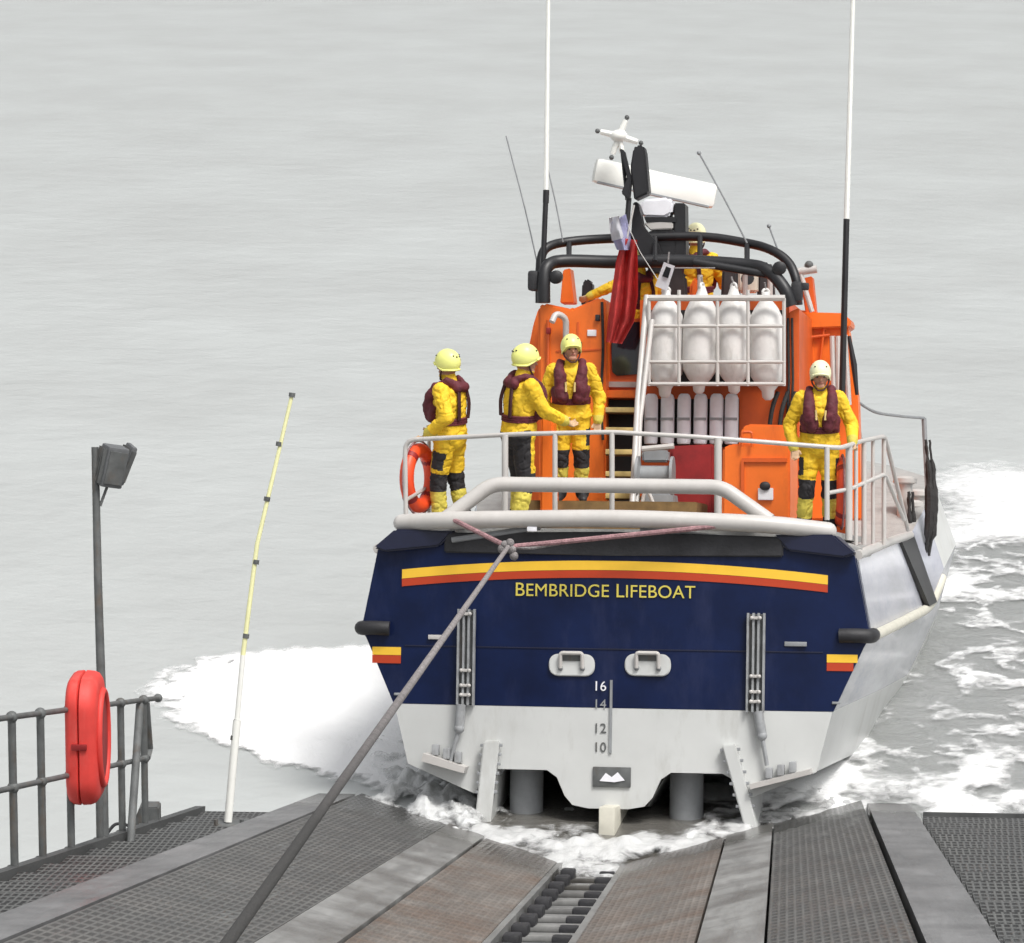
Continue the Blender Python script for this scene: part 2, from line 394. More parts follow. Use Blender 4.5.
# ------------------------------------------------------------------ sea
def sea():
    bm = newbm(); b2 = newbm()
    bmesh.ops.create_grid(b2, x_segments=40, y_segments=40, size=2500); join(bm, b2, Matrix.Translation((0, 2300, 0)))
    m, nt, b = newmat('sea_water'); lk = nt.links.new
    tc = N(nt, 'ShaderNodeTexCoord')
    def nz(scale, sc, det, rough=0.55):
        mp = N(nt, 'ShaderNodeMapping'); mp.inputs['Scale'].default_value = sc; lk(tc.outputs['Object'], mp.inputs['Vector'])
        mp.inputs['Rotation'].default_value = (0, 0, R(24))
        n = N(nt, 'ShaderNodeTexNoise'); n.inputs['Scale'].default_value = scale; n.inputs['Detail'].default_value = det; n.inputs['Roughness'].default_value = rough
        lk(mp.outputs['Vector'], n.inputs['Vector']); return n.outputs['Fac']
    big = nz(0.11, (1.0, 1.0, 1), 2); mid = nz(0.75, (1.25, 1.0, 1), 3, 0.55); sm = nz(3.2, (1.1, 1.0, 1), 3)
    a = N(nt, 'ShaderNodeMath', operation='MULTIPLY_ADD'); lk(mid, a.inputs[0]); a.inputs[1].default_value = 0.42
    a2 = N(nt, 'ShaderNodeMath', operation='MULTIPLY'); lk(big, a2.inputs[0]); a2.inputs[1].default_value = 0.75; lk(a2.outputs[0], a.inputs[2])
    a3 = N(nt, 'ShaderNodeMath', operation='MULTIPLY_ADD'); lk(sm, a3.inputs[0]); a3.inputs[1].default_value = 0.06; lk(a.outputs[0], a3.inputs[2])
    bp = N(nt, 'ShaderNodeBump'); bp.inputs['Strength'].default_value = 0.42; bp.inputs['Distance'].default_value = 0.30
    lk(a3.outputs[0], bp.inputs['Height']); lk(bp.outputs['Normal'], b.inputs['Normal'])
    cr = N(nt, 'ShaderNodeValToRGB'); cr.color_ramp.elements[0].color = (0.405, 0.420, 0.414, 1); cr.color_ramp.elements[1].color = (0.455, 0.476, 0.471, 1)
    cr.color_ramp.elements[0].position = 0.35; cr.color_ramp.elements[1].position = 0.65
    lk(nz(0.12, (1.6, 0.8, 1), 6, 0.65), cr.inputs['Fac']); lk(cr.outputs['Color'], b.inputs['Base Color'])
    b.inputs['Roughness'].default_value = 0.3; b.inputs['IOR'].default_value = 1.333
    o = obj('sea', bm, m); tag(o, 'pale grey rippled sea filling the background', 'sea', kind='structure')
sea()

# ------------------------------------------------------------------ foam and churned water
def in_poly(x, y, poly):
    c = False; j = len(poly) - 1
    for i in range(len(poly)):
        xi, yi = poly[i]; xj, yj = poly[j]
        if (yi > y) != (yj > y) and x < (xj - xi) * (y - yi) / (yj - yi) + xi: c = not c
        j = i
    return c
def pdist(x, y, poly):
    d = 1e9; n = len(poly)
    for i in range(n):
        ax, ay = poly[i]; bx, by = poly[(i + 1) % n]
        vx, vy = bx - ax, by - ay; l = vx * vx + vy * vy or 1e-9
        t = max(0, min(1, ((x - ax) * vx + (y - ay) * vy) / l))
        d = min(d, math.hypot(x - ax - vx * t, y - ay - vy * t))
    return d if in_poly(x, y, poly) else -d
def fbm(x, y, z=0.0, o=4):
    return noise.fractal(Vector((x, y, z)), 1.0, 2.0, o)

def foam_mat(name, col, lo, hi, scale, stretch, gloss=0.55):
    m, nt, b = newmat(name); lk = nt.links.new
    b.inputs['Base Color'].default_value = (*col, 1); b.inputs['Roughness'].default_value = gloss
    at = N(nt, 'ShaderNodeAttribute', attribute_name='dens')
    tc = N(nt, 'ShaderNodeTexCoord'); mp = N(nt, 'ShaderNodeMapping'); mp.inputs['Scale'].default_value = stretch; lk(tc.outputs['Object'], mp.inputs['Vector'])
    n = N(nt, 'ShaderNodeTexNoise'); n.inputs['Scale'].default_value = scale; n.inputs['Detail'].default_value = 7; n.inputs['Roughness'].default_value = 0.68; n.inputs['Distortion'].default_value = 0.6
    lk(mp.outputs['Vector'], n.inputs['Vector'])
    a = N(nt, 'ShaderNodeMath', operation='ADD'); lk(at.outputs['Fac'], a.inputs[0]); lk(n.outputs['Fac'], a.inputs[1])
    mr = N(nt, 'ShaderNodeMapRange'); mr.inputs['From Min'].default_value = lo; mr.inputs['From Max'].default_value = hi; lk(a.outputs[0], mr.inputs['Value'])
    lk(mr.outputs['Result'], b.inputs['Alpha'])
    bp = N(nt, 'ShaderNodeBump'); bp.inputs['Strength'].default_value = 0.5; bp.inputs['Distance'].default_value = 0.08
    lk(n.outputs['Fac'], bp.inputs['Height']); lk(bp.outputs['Normal'], b.inputs['Normal'])
    return m

def foam_sheet(name, x0, x1, y0, y1, dx, dy, dens, height, m, label):
    nx, ny = int((x1 - x0) / dx), int((y1 - y0) / dy)
    vid = {}; vs = []; ds = []; fs = []
    D = [[dens(x0 + i * dx, y0 + j * dy) for i in range(nx + 1)] for j in range(ny + 1)]
    def v(i, j):
        k = (i, j)
        if k not in vid:
            x, y = x0 + i * dx, y0 + j * dy
            vid[k] = len(vs); vs.append((x, y, (0.045 if name == 'wake_foam' else 0.02 if 'foam' in name or 'splash' in name or 'churn' in name else 0.01) + height(x, y, D[j][i]))); ds.append(D[j][i])
        return vid[k]
    for j in range(ny):
        for i in range(nx):
            if max(D[j][i], D[j][i + 1], D[j + 1][i], D[j + 1][i + 1]) > -0.35:
                fs.append((v(i, j), v(i + 1, j), v(i + 1, j + 1), v(i, j + 1)))
    me = bpy.data.meshes.new(name); me.from_pydata(vs, [], fs)
    at = me.attributes.new('dens', 'FLOAT', 'POINT'); at.data.foreach_set('value', ds)
    me.materials.append(m)
    for p in me.polygons: p.use_smooth = True
    o = bpy.data.objects.new(name, me); C.objects.link(o)
    tag(o, label, 'foam', kind='stuff'); return o

def P2(pxs): return [tuple(wz(x, y)[:2]) for x, y in pxs]

left_poly = P2([(148, 692), (166, 672), (205, 660), (260, 652), (340, 648), (420, 642), (470, 700), (500, 790), (440, 800), (410, 796), (380, 789), (330, 776), (280, 763), (235, 750), (180, 722)])
def dl(x, y):
    d = pdist(x, y, left_poly)
    return max(-0.6, min(0.75, d * 1.6 + 0.12 + 0.20 * fbm(x * 1.0, y * 0.6) - (0.2 if d < 0.35 else 0.0) * abs(fbm(x * 3, y * 2.0, 3)) - max(0, .9 - 2.2 * abs(fbm(x * 1.8, y * 0.9, 40, 5))) * (0.75 if (x < -3.3 or x > -1.5 or y < 42) else 0.25) * (0.6 + fbm(x * .7, y * .5, 12))))
foam_sheet('wash_foam', -5.0, 0.2, 39.0, 50.0, 0.03, 0.06, dl, lambda x, y, d: 0.015 * max(0, d) + 0.006 * fbm(x * 2, y * 2), foam_mat('foam_white', (0.86, 0.865, 0.87), 0.34, 0.70, 4.0, (1, 0.6, 1)),
           'broad smooth white wash foam spreading on the port side of the lifeboat')

splash_poly = P2([(385, 786), (396, 768), (410, 745), (420, 735), (450, 745), (490, 770), (492, 826), (470, 836), (430, 828), (400, 812), (385, 800)])
def dsp(x, y):
    d = pdist(x, y, splash_poly)
    return max(-0.6, min(0.5, d * 0.7 + 0.0 + 0.5 * fbm(x * 3, y * 1.6, 5)))
foam_sheet('splash_water', -2.0, 0.0, 37.6, 43.0, 0.025, 0.05, dsp, lambda x, y, d: max(0, d + 0.15) * (0.15 + 0.22 * abs(fbm(x * 4.0, y * 2.0, 9, 5))), foam_mat('splash_white', (0.66, 0.67, 0.67), 0.46, 0.74, 6.5, (1, 0.6, 1), 0.3),
           'churned splashing water thrown up beside the port stern quarter')

churn_poly = P2([(450, 815), (500, 822), (560, 832), (620, 838), (700, 830), (770, 818), (830, 800), (900, 794), (900, 806), (830, 814), (770, 836), (735, 862), (660, 870), (610, 902), (585, 900), (560, 880), (500, 858), (440, 838), (380, 815), (360, 803)])
def dch(x, y):
    d = pdist(x, y, churn_poly)
    return max(-0.6, min(0.42, d * 0.6 - 0.02 + 0.5 * fbm(x * 2.4, y * 1.2, 11)))
foam_sheet('churned_water', -2.2, 4.2, 34.8, 40.6, 0.03, 0.05, dch, lambda x, y, d: 0.015 + max(0, d) * (0.05 + 0.2 * abs(fbm(x * 3, y * 1.5, 2))), foam_mat('churn_white', (0.60, 0.605, 0.605), 0.46, 0.78, 5.0, (1, 0.8, 1), 0.25),
           'grey white churned water running along the foot of the slipway')

stern_shade_poly = P2([(470, 770), (520, 765), (700, 765), (770, 775), (790, 800), (770, 830), (730, 862), (660, 880), (610, 910), (570, 895), (500, 862), (450, 838)])  # dark sheet paints the hull's shade onto the water under the stern
foam_sheet('stern_shade_sheet', -2.2, 3.2, 34.6, 43.5, 0.05, 0.08, lambda x, y: max(-0.6, min(0.6, pdist(x, y, stern_shade_poly) * 1.2 + 0.15 * fbm(x * 2, y, 5))), lambda x, y, d: -0.006 + 0.012 * fbm(x * 4, y * 2, 1) * 0.5,
           foam_mat('hull_shade_dark', (0.12, 0.115, 0.105), 0.35, 0.65, 1.5, (1, 1, 1), 0.16), 'dark sheet painting the hull shade on the water under the stern')
def dwk(x, y):
    hull = 3.0 + (y - 40) * 0.115
    return max(-0.6, min(0.45, 0.5 * min(x - hull + 0.8, (60 - y) * .25) + 0.3 * fbm(x * .5, y * .5, 31)))
foam_sheet('wake_water', 1.8, 13.0, 37.4, 62.0, 0.08, 0.12, dwk, lambda x, y, d: 0.012 * (1 + fbm(x * .9, y * 1.3, 17, 4)), foam_mat('wake_grey', (0.335, 0.345, 0.338), 0.45, 1.15, 1.6, (1.0, 0.8, 1), 0.2),
           'grey disturbed wake water beside the starboard hull')
right_poly = P2([(925, 492), (950, 476), (1000, 468), (1060, 456), (1200, 440), (1200, 556), (1060, 548), (1000, 545), (950, 552), (925, 560)])
def dr(x, y):
    d = pdist(x, y, right_poly)
    a = max(-0.6, min(0.75, d * 0.5 + 0.3 * fbm(x * 0.8, y * 0.35, 20)))
    # streaked wake nearer the slip
    w = 1.0 if y < 58 else max(0, 1 - (y - 58) / 3)
    n1 = fbm(x * 0.9 + 0.5 * fbm(y * .6, x * .6, 2, 3), y * 0.55, 7, 6); n2 = fbm(x * 1.9, y * 1.1, 23, 5); lo = fbm(x * .35, y * .3, 51, 3)
    b = -0.62 + 0.75 * max(0, 1 - 2.6 * abs(n1)) + 0.32 * max(0, 1 - 3.2 * abs(n2)) + 0.75 * lo - 0.06 * max(0, 44 - y) * 0.2
    hull = 3.0 + (y - 40) * 0.115      # next to the hull it froths more
    b += 0.35 * math.exp(-max(0, x - hull) * 1.6) - 0.02 + 0.42 * max(0, min(1, (41.8 - y) / 1.2)) - (0.3 if x < 2.6 and y < 39.5 else 0)
    return max(a, b if w > 0.3 else -0.6)
foam_sheet('wake_foam', 1.6, 12.0, 37.6, 72.0, 0.045, 0.09, dr, lambda x, y, d: 0.02 * max(0, d) + 0.015 * fbm(x * 1.2, y * 1.0), foam_mat('wake_white', (0.86, 0.865, 0.87), 0.36, 1.0, 4.5, (1, 0.9, 1)),
           'white wake foam in streaks along the starboard side of the lifeboat')

# ------------------------------------------------------------------ slipway
SLOPE = 0.225
slip = empty('slipway', SM, 'wet grey slipway with keelway, ribbed panels and beams running into the sea', 'slipway', kind='structure')
T0, T1 = 3.0, 58.0
def sheet(name, d0, d1, dz0, dz1, m, thick=0.12, t0=T0, t1=T1):
    bm = newbm()
    prism(bm, [(d0, abs(d0) * SLOPE + dz0), (d1, abs(d1) * SLOPE + dz1), (d1, abs(d1) * SLOPE + dz1 - thick), (d0, abs(d0) * SLOPE + dz0 - thick)], t0, t1)
    return obj(name, bm, m, slip, smooth=False)
def flat_sheet(name, d0, d1, z, m, thick=0.25):
    bm = newbm(); prism(bm, [(d0, z), (d1, z), (d1, z - thick), (d0, z - thick)], T0, T1); return obj(name, bm, m, slip, smooth=False)
for sgn, b0_, b1_, o0, o1 in ((-1, 1.10, 1.49, 2.57, 2.95), (1, 1.26, 1.70, 2.65, 3.08)):
    sheet('plank_panel', sgn * 0.335, sgn * (b0_ - .025), 0.0, 0.0, M['plank'])
    sheet('slip_beam', sgn * b0_, sgn * b1_, 0.012, 0.012, M['beam'], 0.2)
    sheet('ribbed_deck_panel', sgn * (b1_ + .02), sgn * (o0 - .06), 0.0, 0.0, M['panel'])
    flat_sheet('edge_beam', sgn * o0, sgn * o1, 0.56, M['beam_out'])
    bm = newbm(); box(bm, (sgn * 0.305, (T0 + T1) / 2, 0.0), (0.055, T1 - T0, 0.14)); obj('keel_guide', bm, M['track'], slip, smooth=False)
bm = newbm(); prism(bm, [(-2.9, 0.34), (0, -0.3), (3.0, 0.36), (3.0, 0.1), (0, -0.6), (-2.9, 0.1)], T0, T1); obj('slip_base', bm, M['concrete'], slip, smooth=False)
bm = newbm(); box(bm, (0, (T0 + T1) / 2, -0.13), (0.54, T1 - T0, 0.04)); obj('keelway_floor', bm, M['concrete'], slip, smooth=False)
t = 25.0
while t < 38.6:
    bm = newbm(); box(bm, (0.03, t, -0.045), (0.48, 0.30, 0.05), bev=0.015); o = obj('keel_roller', bm, M['track'], slip)
    b2 = newbm(); box(b2, (-0.19, t + 0.02, 0.0), (0.13, 0.34, 0.11), bev=0.02); obj('roller_block', b2, M['rubber'], o)
    b2 = newbm(); box(b2, (0.16, t + 0.42, -0.03), (0.15, 0.22, 0.09), bev=0.02); obj('roller_block', b2, M['rubber'], o)
    t += 0.95

# stepped walkways of open grating either side
def walkway(name, d0, d1, base, t0, t1, label):
    root = empty(name, SM, label, 'walkway', kind='structure')
    rot = SM.to_3x3().inverted()
    pitch = Matrix.Rotation(math.asin(-SF.z) * 0.55, 3, 'X')
    bm = newbm(); t = t0
    while t < t1:
        box(bm, ((d0 + d1) / 2, t, base), (abs(d1 - d0), 1.01, 0.035), pitch); t += 1.0
    obj('step_treads', bm, M['grating'], root, smooth=False)
    return root
ZW = 0.46
ZR = 0.52
WL = walkway('walkway', -2.97, -3.66, ZW, 20, 37.6, 'stepped grating walkway between outer beam and guard rail')
WR = walkway('walkway', 3.10, 4.9, ZR, 20, 37.8, 'stepped grating walkway outside the far right slip beam')
bm = newbm(); box(bm, (-3.71, 28.8, ZW + 0.02), (0.09, 17.9, 0.17)); box(bm, (-3.31, 37.75, ZW - 0.02), (0.7, 0.1, 0.15)); obj('kerb', bm, M['kerb'], WL, smooth=False)
bm = newbm(); box(bm, (4.02, 37.98, ZR - 0.0), (1.8, 0.1, 0.18)); obj('kerb', bm, M['kerb'], WR, smooth=False)
for root, d, zz in ((WL, -3.32, ZW), (WR, 4.0, ZR)):
    for t in (22, 26, 30, 34, 37.4):
        bm = newbm(); box(bm, (d, t, zz - 0.14), (0.66, 0.1, 0.1)); obj('cross_bearer', bm, M['iron'], root, smooth=False)
for d in (-3.6, -3.05, 3.25, 4.8):      # piles that carry the walkways
    root = WL if d < 0 else WR
    for t in (22, 29, 36.5):
        bm = newbm(); tube(bm, [(d, t, ZW - 0.05), (d, t - 1.0, ZW - 5.5)], 0.12, 12); obj('pile', bm, M['iron'], root)

# guard railing
def sl_pt(d, t, z): return SM @ Vector((d, t, z))
rail = empty('guard_railing', Matrix.Translation(sl_pt(-3.73, 34.6, ZW)), 'grey tubular guard railing along the left edge of the slipway', 'railing')
RI = rail.matrix_world.inverted()
def sp(d, t, z): return RI @ sl_pt(d, t, z)
ZB = ZW + 0.08
def up(d, t, h): return RI @ (sl_pt(d, t, ZB) + Vector((0, 0, h)))
ts = [23.9, 25.1, 26.3, 27.5, 28.7, 29.8, 31.0, 32.3, 33.4, 34.6]
for t in ts:
    bm = newbm(); tube(bm, [up(-3.73, t, -0.1), up(-3.73, t, 1.12)], 0.03, 12)
    for h in (0.6, 1.12): sphere(bm, up(-3.73, t, h), 0.045, 12)
    o = obj('post', bm, M['iron'], rail)
    b2 = newbm(); tube(b2, [up(-3.73, t, -0.02), up(-3.73, t, 0.02)], 0.055, 12); obj('flange', b2, M['iron'], o)
bm = newbm(); tube(bm, [up(-3.73, 23.9, 1.12), up(-3.73, 35.4, 1.12)], 0.022, 10); sphere(bm, up(-3.73, 35.4, 1.12), 0.04, 10); obj('top_rail', bm, M['iron'], rail)
bm = newbm(); tube(bm, [up(-3.73, 23.9, 0.6), up(-3.73, 34.75, 0.6)], 0.022, 10); obj('middle_rail', bm, M['iron'], rail)
bm = newbm(); tube(bm, [up(-3.73, 34.75, 0.6), up(-3.73, 34.9, 0.68), up(-3.73, 34.75, 1.1)], 0.03, 10); obj('end_post', bm, M['iron'], rail)
bm = newbm(); tube(bm, [up(-3.73, 34.4, 1.08), up(-3.6, 33.0, -0.1)], 0.035, 10); obj('diagonal_brace', bm, M['iron'], rail)

# lamp post
base = sl_pt(-3.73, 32.5, ZW)
lamp = empty('lamp_post', Matrix.Translation(base), 'tall thin grey lamp post with two floodlights at its top', 'lamp post')
dep = base.y / ray(108, 830).y
topw = wp(95, 447, dep) - base
bm = newbm(); tube(bm, [Vector((0, 0, -0.1)), topw * 0.33 + Vector((0.01, 0, 0)), topw * 0.66, topw], [0.042, 0.038, 0.034, 0.03], 12); obj('pole', bm, M['iron'], lamp)
a = wp(93, 475, dep) - base; c = wp(118, 482, dep) - base
bm = newbm(); tube(bm, [a, c], 0.022, 8); tube(bm, [wp(100, 506, dep) - base, wp(107, 487, dep) - base], 0.012, 8); obj('bracket', bm, M['iron'], lamp)
for (cx, cy, w, h, ry, dd) in ((112, 466, 0.19, 0.34, 13, 0.0), (125, 464, 0.05, 0.34, 22, 0.22)):
    p = wp(cx, cy, dep + dd) - base
    rot = Matrix.Rotation(R(ry), 3, 'Y') @ Matrix.Rotation(R(28), 3, 'Z')
    bm = newbm(); box(bm, p, (w, 0.16, h), rot, 0.02); o = obj('floodlight', bm, M['lampgrey'], lamp)
    bm = newbm(); box(bm, p + rot @ Vector((0, -0.085, 0)), (w * 0.8, 0.01, h * 0.8), rot); obj('glass', bm, M['iron'], o)
    bm = newbm()
    for k in range(4): box(bm, p + rot @ Vector((-w / 2 - 0.012, -0.05 + k * 0.035, 0)), (0.03, 0.008, h * 0.85), rot)
    obj('cooling_fin', bm, M['iron'], o)

# lifebuoy housing
def rrect(w, h, r, n=8):
    pts = []
    for cx, cz, a0 in ((w / 2 - r, h / 2 - r, 0), (-w / 2 + r, h / 2 - r, 90), (-w / 2 + r, -h / 2 + r, 180), (w / 2 - r, -h / 2 + r, 270)):
        for k in range(n + 1):
            a = R(a0 + 90 * k / n); pts.append((cx + r * math.cos(a), cz + r * math.sin(a)))
    return pts
hp = sl_pt(-3.65, 31.2, ZB) + Vector((0, 0, 0.895))
hm = Matrix.Translation(hp) @ Matrix.Rotation(math.atan2(SF.y, SF.x) - R(90) , 4, 'Z') @ Matrix.Rotation(R(90), 4, 'Z') @ Matrix.Rotation(R(2.0), 4, 'Z')
hous = empty('lifebuoy_housing', hm, 'bright red plastic lifebuoy housing hung on the guard railing', 'lifebuoy housing')
def housing_half(prof, name):
    bm = newbm(); rings = []
    for y, ins in prof:
        rings.append([bm.verts.new((x, y, z)) for x, z in rrect(0.70 - 2 * ins, 1.02 - 2 * ins, 0.24 - ins * .6, 10)])
    for a, b in zip(rings, rings[1:]):
        n = len(a)
        for k in range(n): bm.faces.new([a[k], a[(k + 1) % n], b[(k + 1) % n], b[k]])
    bm.faces.new(rings[0]); bm.faces.new(rings[-1][::-1])
    return obj(name, bm, M['housing'], hous, angle=50)
housing_half([(0.004, .012), (0.012, 0.0), (0.06, 0.004), (0.09, .02), (.105, .05)], 'back_shell')
housing_half([(-0.004, .012), (-0.012, 0.0), (-0.07, 0.004), (-0.105, .018), (-.13, .05), (-.142, .10)], 'front_shell')
bm = newbm(); b2 = newbm()
ringp = [Vector((0.25 * math.cos(2 * math.pi * k / 32), -0.15, 0.37 * math.sin(2 * math.pi * k / 32))) for k in range(33)]
tube(bm, ringp, 0.028, 10, False); obj('raised_ring', bm, M['housing'], hous)
bm = newbm(); prism(bm, [(0.22 * math.cos(2 * math.pi * k / 32), 0.33 * math.sin(2 * math.pi * k / 32)) for k in range(32)], -0.154, -0.14); obj('hollow_centre', bm, M['red'], hous)
bm = newbm(); box(bm, (-0.355, -0.01, 0.0), (0.03, 0.12, 0.05), bev=0.01); obj('latch', bm, M['red'], hous)
bm = newbm(); box(bm, (0.355, -0.01, 0.0), (0.03, 0.12, 0.05), bev=0.01); obj('latch', bm, M['red'], hous)

# marker pole
mb = wp(228, 822, 35.6); md = mb.y / ray(228, 822).y
mk = empty('marker_pole', Matrix.Translation(mb), 'leaning white and pale yellow pole with dark bands at the walkway end', 'marker pole')
def mp_(px, py): return wp(px, py, md) - mb
bm = newbm(); tube(bm, [mp_(228, 822), mp_(237, 720)], 0.036, 12); tube(bm, [mp_(237, 720), mp_(243, 655)], 0.024, 12); obj('tube_section', bm, M['polewhite'], mk)
bm = newbm(); tube(bm, [mp_(243, 655), mp_(257, 545), mp_(292, 395)], [0.022, 0.020, 0.017], 12); obj('tube_section', bm, M['poleyellow'], mk)
for (x, y) in ((292, 395), (279, 444), (267, 499), (256, 562), (246, 636), (236.5, 722), (233.5, 738)):
    bm = newbm(); a = mp_(x, y); d = (mp_(292, 395) - mp_(228, 822)).normalized(); tube(bm, [a - d * 0.02, a + d * 0.02], 0.028, 12); obj('band', bm, M['iron'], mk)
bm = newbm(); box(bm, (0.03, 0, -0.02), (0.30, 0.30, 0.03)); tube(bm, [(-0.1, -0.1, 0), (-0.1, -0.1, 0.05)], 0.02, 8); tube(bm, [(0.13, -0.1, 0), (0.13, -0.1, 0.05)], 0.02, 8); obj('base_plate', bm, M['iron'], mk)

# junction box at the railing end
jb = sl_pt(-3.85, 35.3, ZW + 0.02)
J = empty('floodlight_box', Matrix.Translation(jb), 'small grey wedge shaped box on the walkway edge by the railing end', 'box')
bm = newbm(); prism(bm, [(-0.14, -0.05), (0.14, -0.05), (0.14, 0.22), (-0.03, 0.22)], -0.12, 0.12, 0.012); obj('casing', bm, M['iron'], J)
bm = newbm(); tube(bm, smooth_path([(-0.12, 0, 0.02), (-0.25, 0, 0.04), (-0.32, -0.1, -0.02)]), 0.015, 8); obj('cable', bm, M['rubber'], J)

# ------------------------------------------------------------------ LIFEBOAT
boat = empty('lifeboat', BM, 'navy and orange lifeboat entering the sea stern last off the slipway', 'lifeboat')
def bulge(x): return -0.22 * (1 - (x / 2.6) ** 2)
def plate(name, poly, m, y0, y1, parent, bev=0.0, mats=None):
    bm = newbm(); prism(bm, poly, y0, y1, bev)
    xs = [p[0] for p in poly]; x = min(xs) + 0.11
    while x < max(xs):
        bmesh.ops.bisect_plane(bm, geom=bm.verts[:] + bm.edges[:] + bm.faces[:], plane_co=(x, 0, 0), plane_no=(1, 0, 0)); x += 0.17
    for v in bm.verts: v.co.y += bulge(v.co.x)
    return obj(name, bm, m, parent, angle=30, mats=mats)
def sym(poly): return poly + [(-x, z) for x, z in reversed(poly)]

SEC = [
    (0.03, [(2.40, -.20), (2.54, -.98), (2.20, -1.72), (2.04, -2.32), (1.36, -2.60), (1.17, -2.37), (.55, -2.37), (.36, -2.70), (0.0, -2.74)]),
    (4.0, [(2.50, -.02), (2.70, -.82), (2.42, -1.60), (2.25, -2.25), (1.36, -2.62), (1.15, -2.52), (.55, -2.58), (.16, -2.95), (0.0, -2.96)]),
    (7.0, [(2.56, .12), (2.78, -.68), (2.55, -1.50), (2.30, -2.20), (1.36, -2.66), (1.05, -2.74), (.55, -2.90), (.12, -3.0), (0.0, -3.0)]),
    (7.8, [(2.68, .45), (2.92, -.25), (2.66, -1.20), (2.32, -2.15), (1.35, -2.64), (1.05, -2.73), (.55, -2.88), (.12, -3.0), (0.0, -3.0)]),
    (9.2, [(2.74, .74), (3.0, .05), (2.78, -.80), (2.32, -2.02), (1.30, -2.56), (1.0, -2.70), (.50, -2.85), (.12, -2.98), (0.0, -2.98)]),
    (11.2, [(2.54, .92), (2.76, .18), (2.42, -.72), (1.95, -1.90), (1.10, -2.45), (.85, -2.60), (.42, -2.78), (.10, -2.92), (0.0, -2.92)]),
    (13.2, [(1.95, 1.12), (2.05, .36), (1.70, -.60), (1.28, -1.65), (.72, -2.20), (.55, -2.35), (.28, -2.55), (.07, -2.72), (0.0, -2.72)]),
    (15.2, [(.98, 1.34), (.98, .55), (.72, -.45), (.48, -1.35), (.27, -1.80), (.20, -1.95), (.12, -2.1), (.04, -2.25), (0.0, -2.25)]),
    (16.4, [(.10, 1.50), (.09, .75), (.07, -.30), (.05, -1.0), (.04, -1.3), (.03, -1.4), (.02, -1.5), (.01, -1.6), (0.0, -1.6)]),
]
bm = newbm(); rows = []
for s, half in SEC:
    full = half + [(-x, z) for x, z in reversed(half[:-1])]
    rows.append([bm.verts.new((x, s, z)) for x, z in full])
nP = len(rows[0])
for i in range(len(rows) - 1):
    for k in range(nP - 1):
        f = bm.faces.new([rows[i][k], rows[i][k + 1], rows[i + 1][k + 1], rows[i + 1][k]])
        kk = min(k, nP - 2 - k)
        f.material_index = (1 if kk == 0 and i < 3 else 3 if kk == 1 and i < 4 else 0)
    f = bm.faces.new([rows[i][0], rows[i + 1][0], rows[i + 1][-1], rows[i][-1]]); f.material_index = 2
bm.faces.new(rows[-1])
hull = obj('hull', bm, None, boat, mats=[M['white'], M['side'], M['deck'], M['side_low_glare']], angle=35)

navy_poly = sym([(0.0, 0.02), (1.6, 0.0), (2.2, -0.03), (2.40, -.18), (2.56, -.98), (2.50, -1.08), (2.21, -1.72)])
transom = plate('transom', navy_poly, M['navy'], -0.02, 0.05, boat)
plate('transom_skirt', sym([(0.0, -1.723), (2.20, -1.723), (2.05, -2.32), (1.36, -2.60), (1.22, -2.40), (1.13, -2.35), (.62, -2.35), (.52, -2.42), (.44, -2.60), (.36, -2.69), (.2, -2.72)]), M['white'], -0.02, 0.05, boat)
def arc_strip(name, x0, x1, ztop, h, m, y=-0.028, sag=0.0):
    n = 24; up_, dn = [], []
    for k in range(n + 1):
        x = x0 + (x1 - x0) * k / n; z = ztop - sag * (x / 2.2) ** 2
        up_.append((x, z)); dn.append((x, z - h))
    return plate(name, up_ + dn[::-1], m, y, -0.021, transom)
arc_strip('yellow_stripe', -2.14, 2.14, -0.26, 0.092, M['yellow'], sag=0.12)
arc_strip('red_stripe', -2.14, 2.14, -0.355, 0.075, M['redstripe'], sag=0.12)
for sg in (-1, 1):
    x0, x1 = sorted((sg * 2.14, sg * 2.44))
    arc_strip('yellow_stripe', x0, x1, -1.155, 0.08, M['yellow'])
    arc_strip('red_stripe', x0, x1 - (0.04 if sg > 0 else 0), -1.238, 0.08, M['redstripe'])
arc_strip('knuckle_seam', -2.1, 2.1, -1.13, 0.012, M['navy_dark'])
bm = newbm(); prism(bm, sym([(0, 0.03), (1.7, 0.0), (1.7, -0.2), (0, -0.21)]), -0.06, 0.0, 0.015)
bmesh.ops.bisect_plane(bm, geom=bm.verts[:] + bm.edges[:] + bm.faces[:], plane_co=(0.8, 0, 0), plane_no=(1, 0, 0)); bmesh.ops.bisect_plane(bm, geom=bm.verts[:] + bm.edges[:] + bm.faces[:], plane_co=(-0.8, 0, 0), plane_no=(1, 0, 0))
for v in bm.verts: v.co.y += bulge(v.co.x)
obj('rubbing_band', bm, M['rubber'], boat)
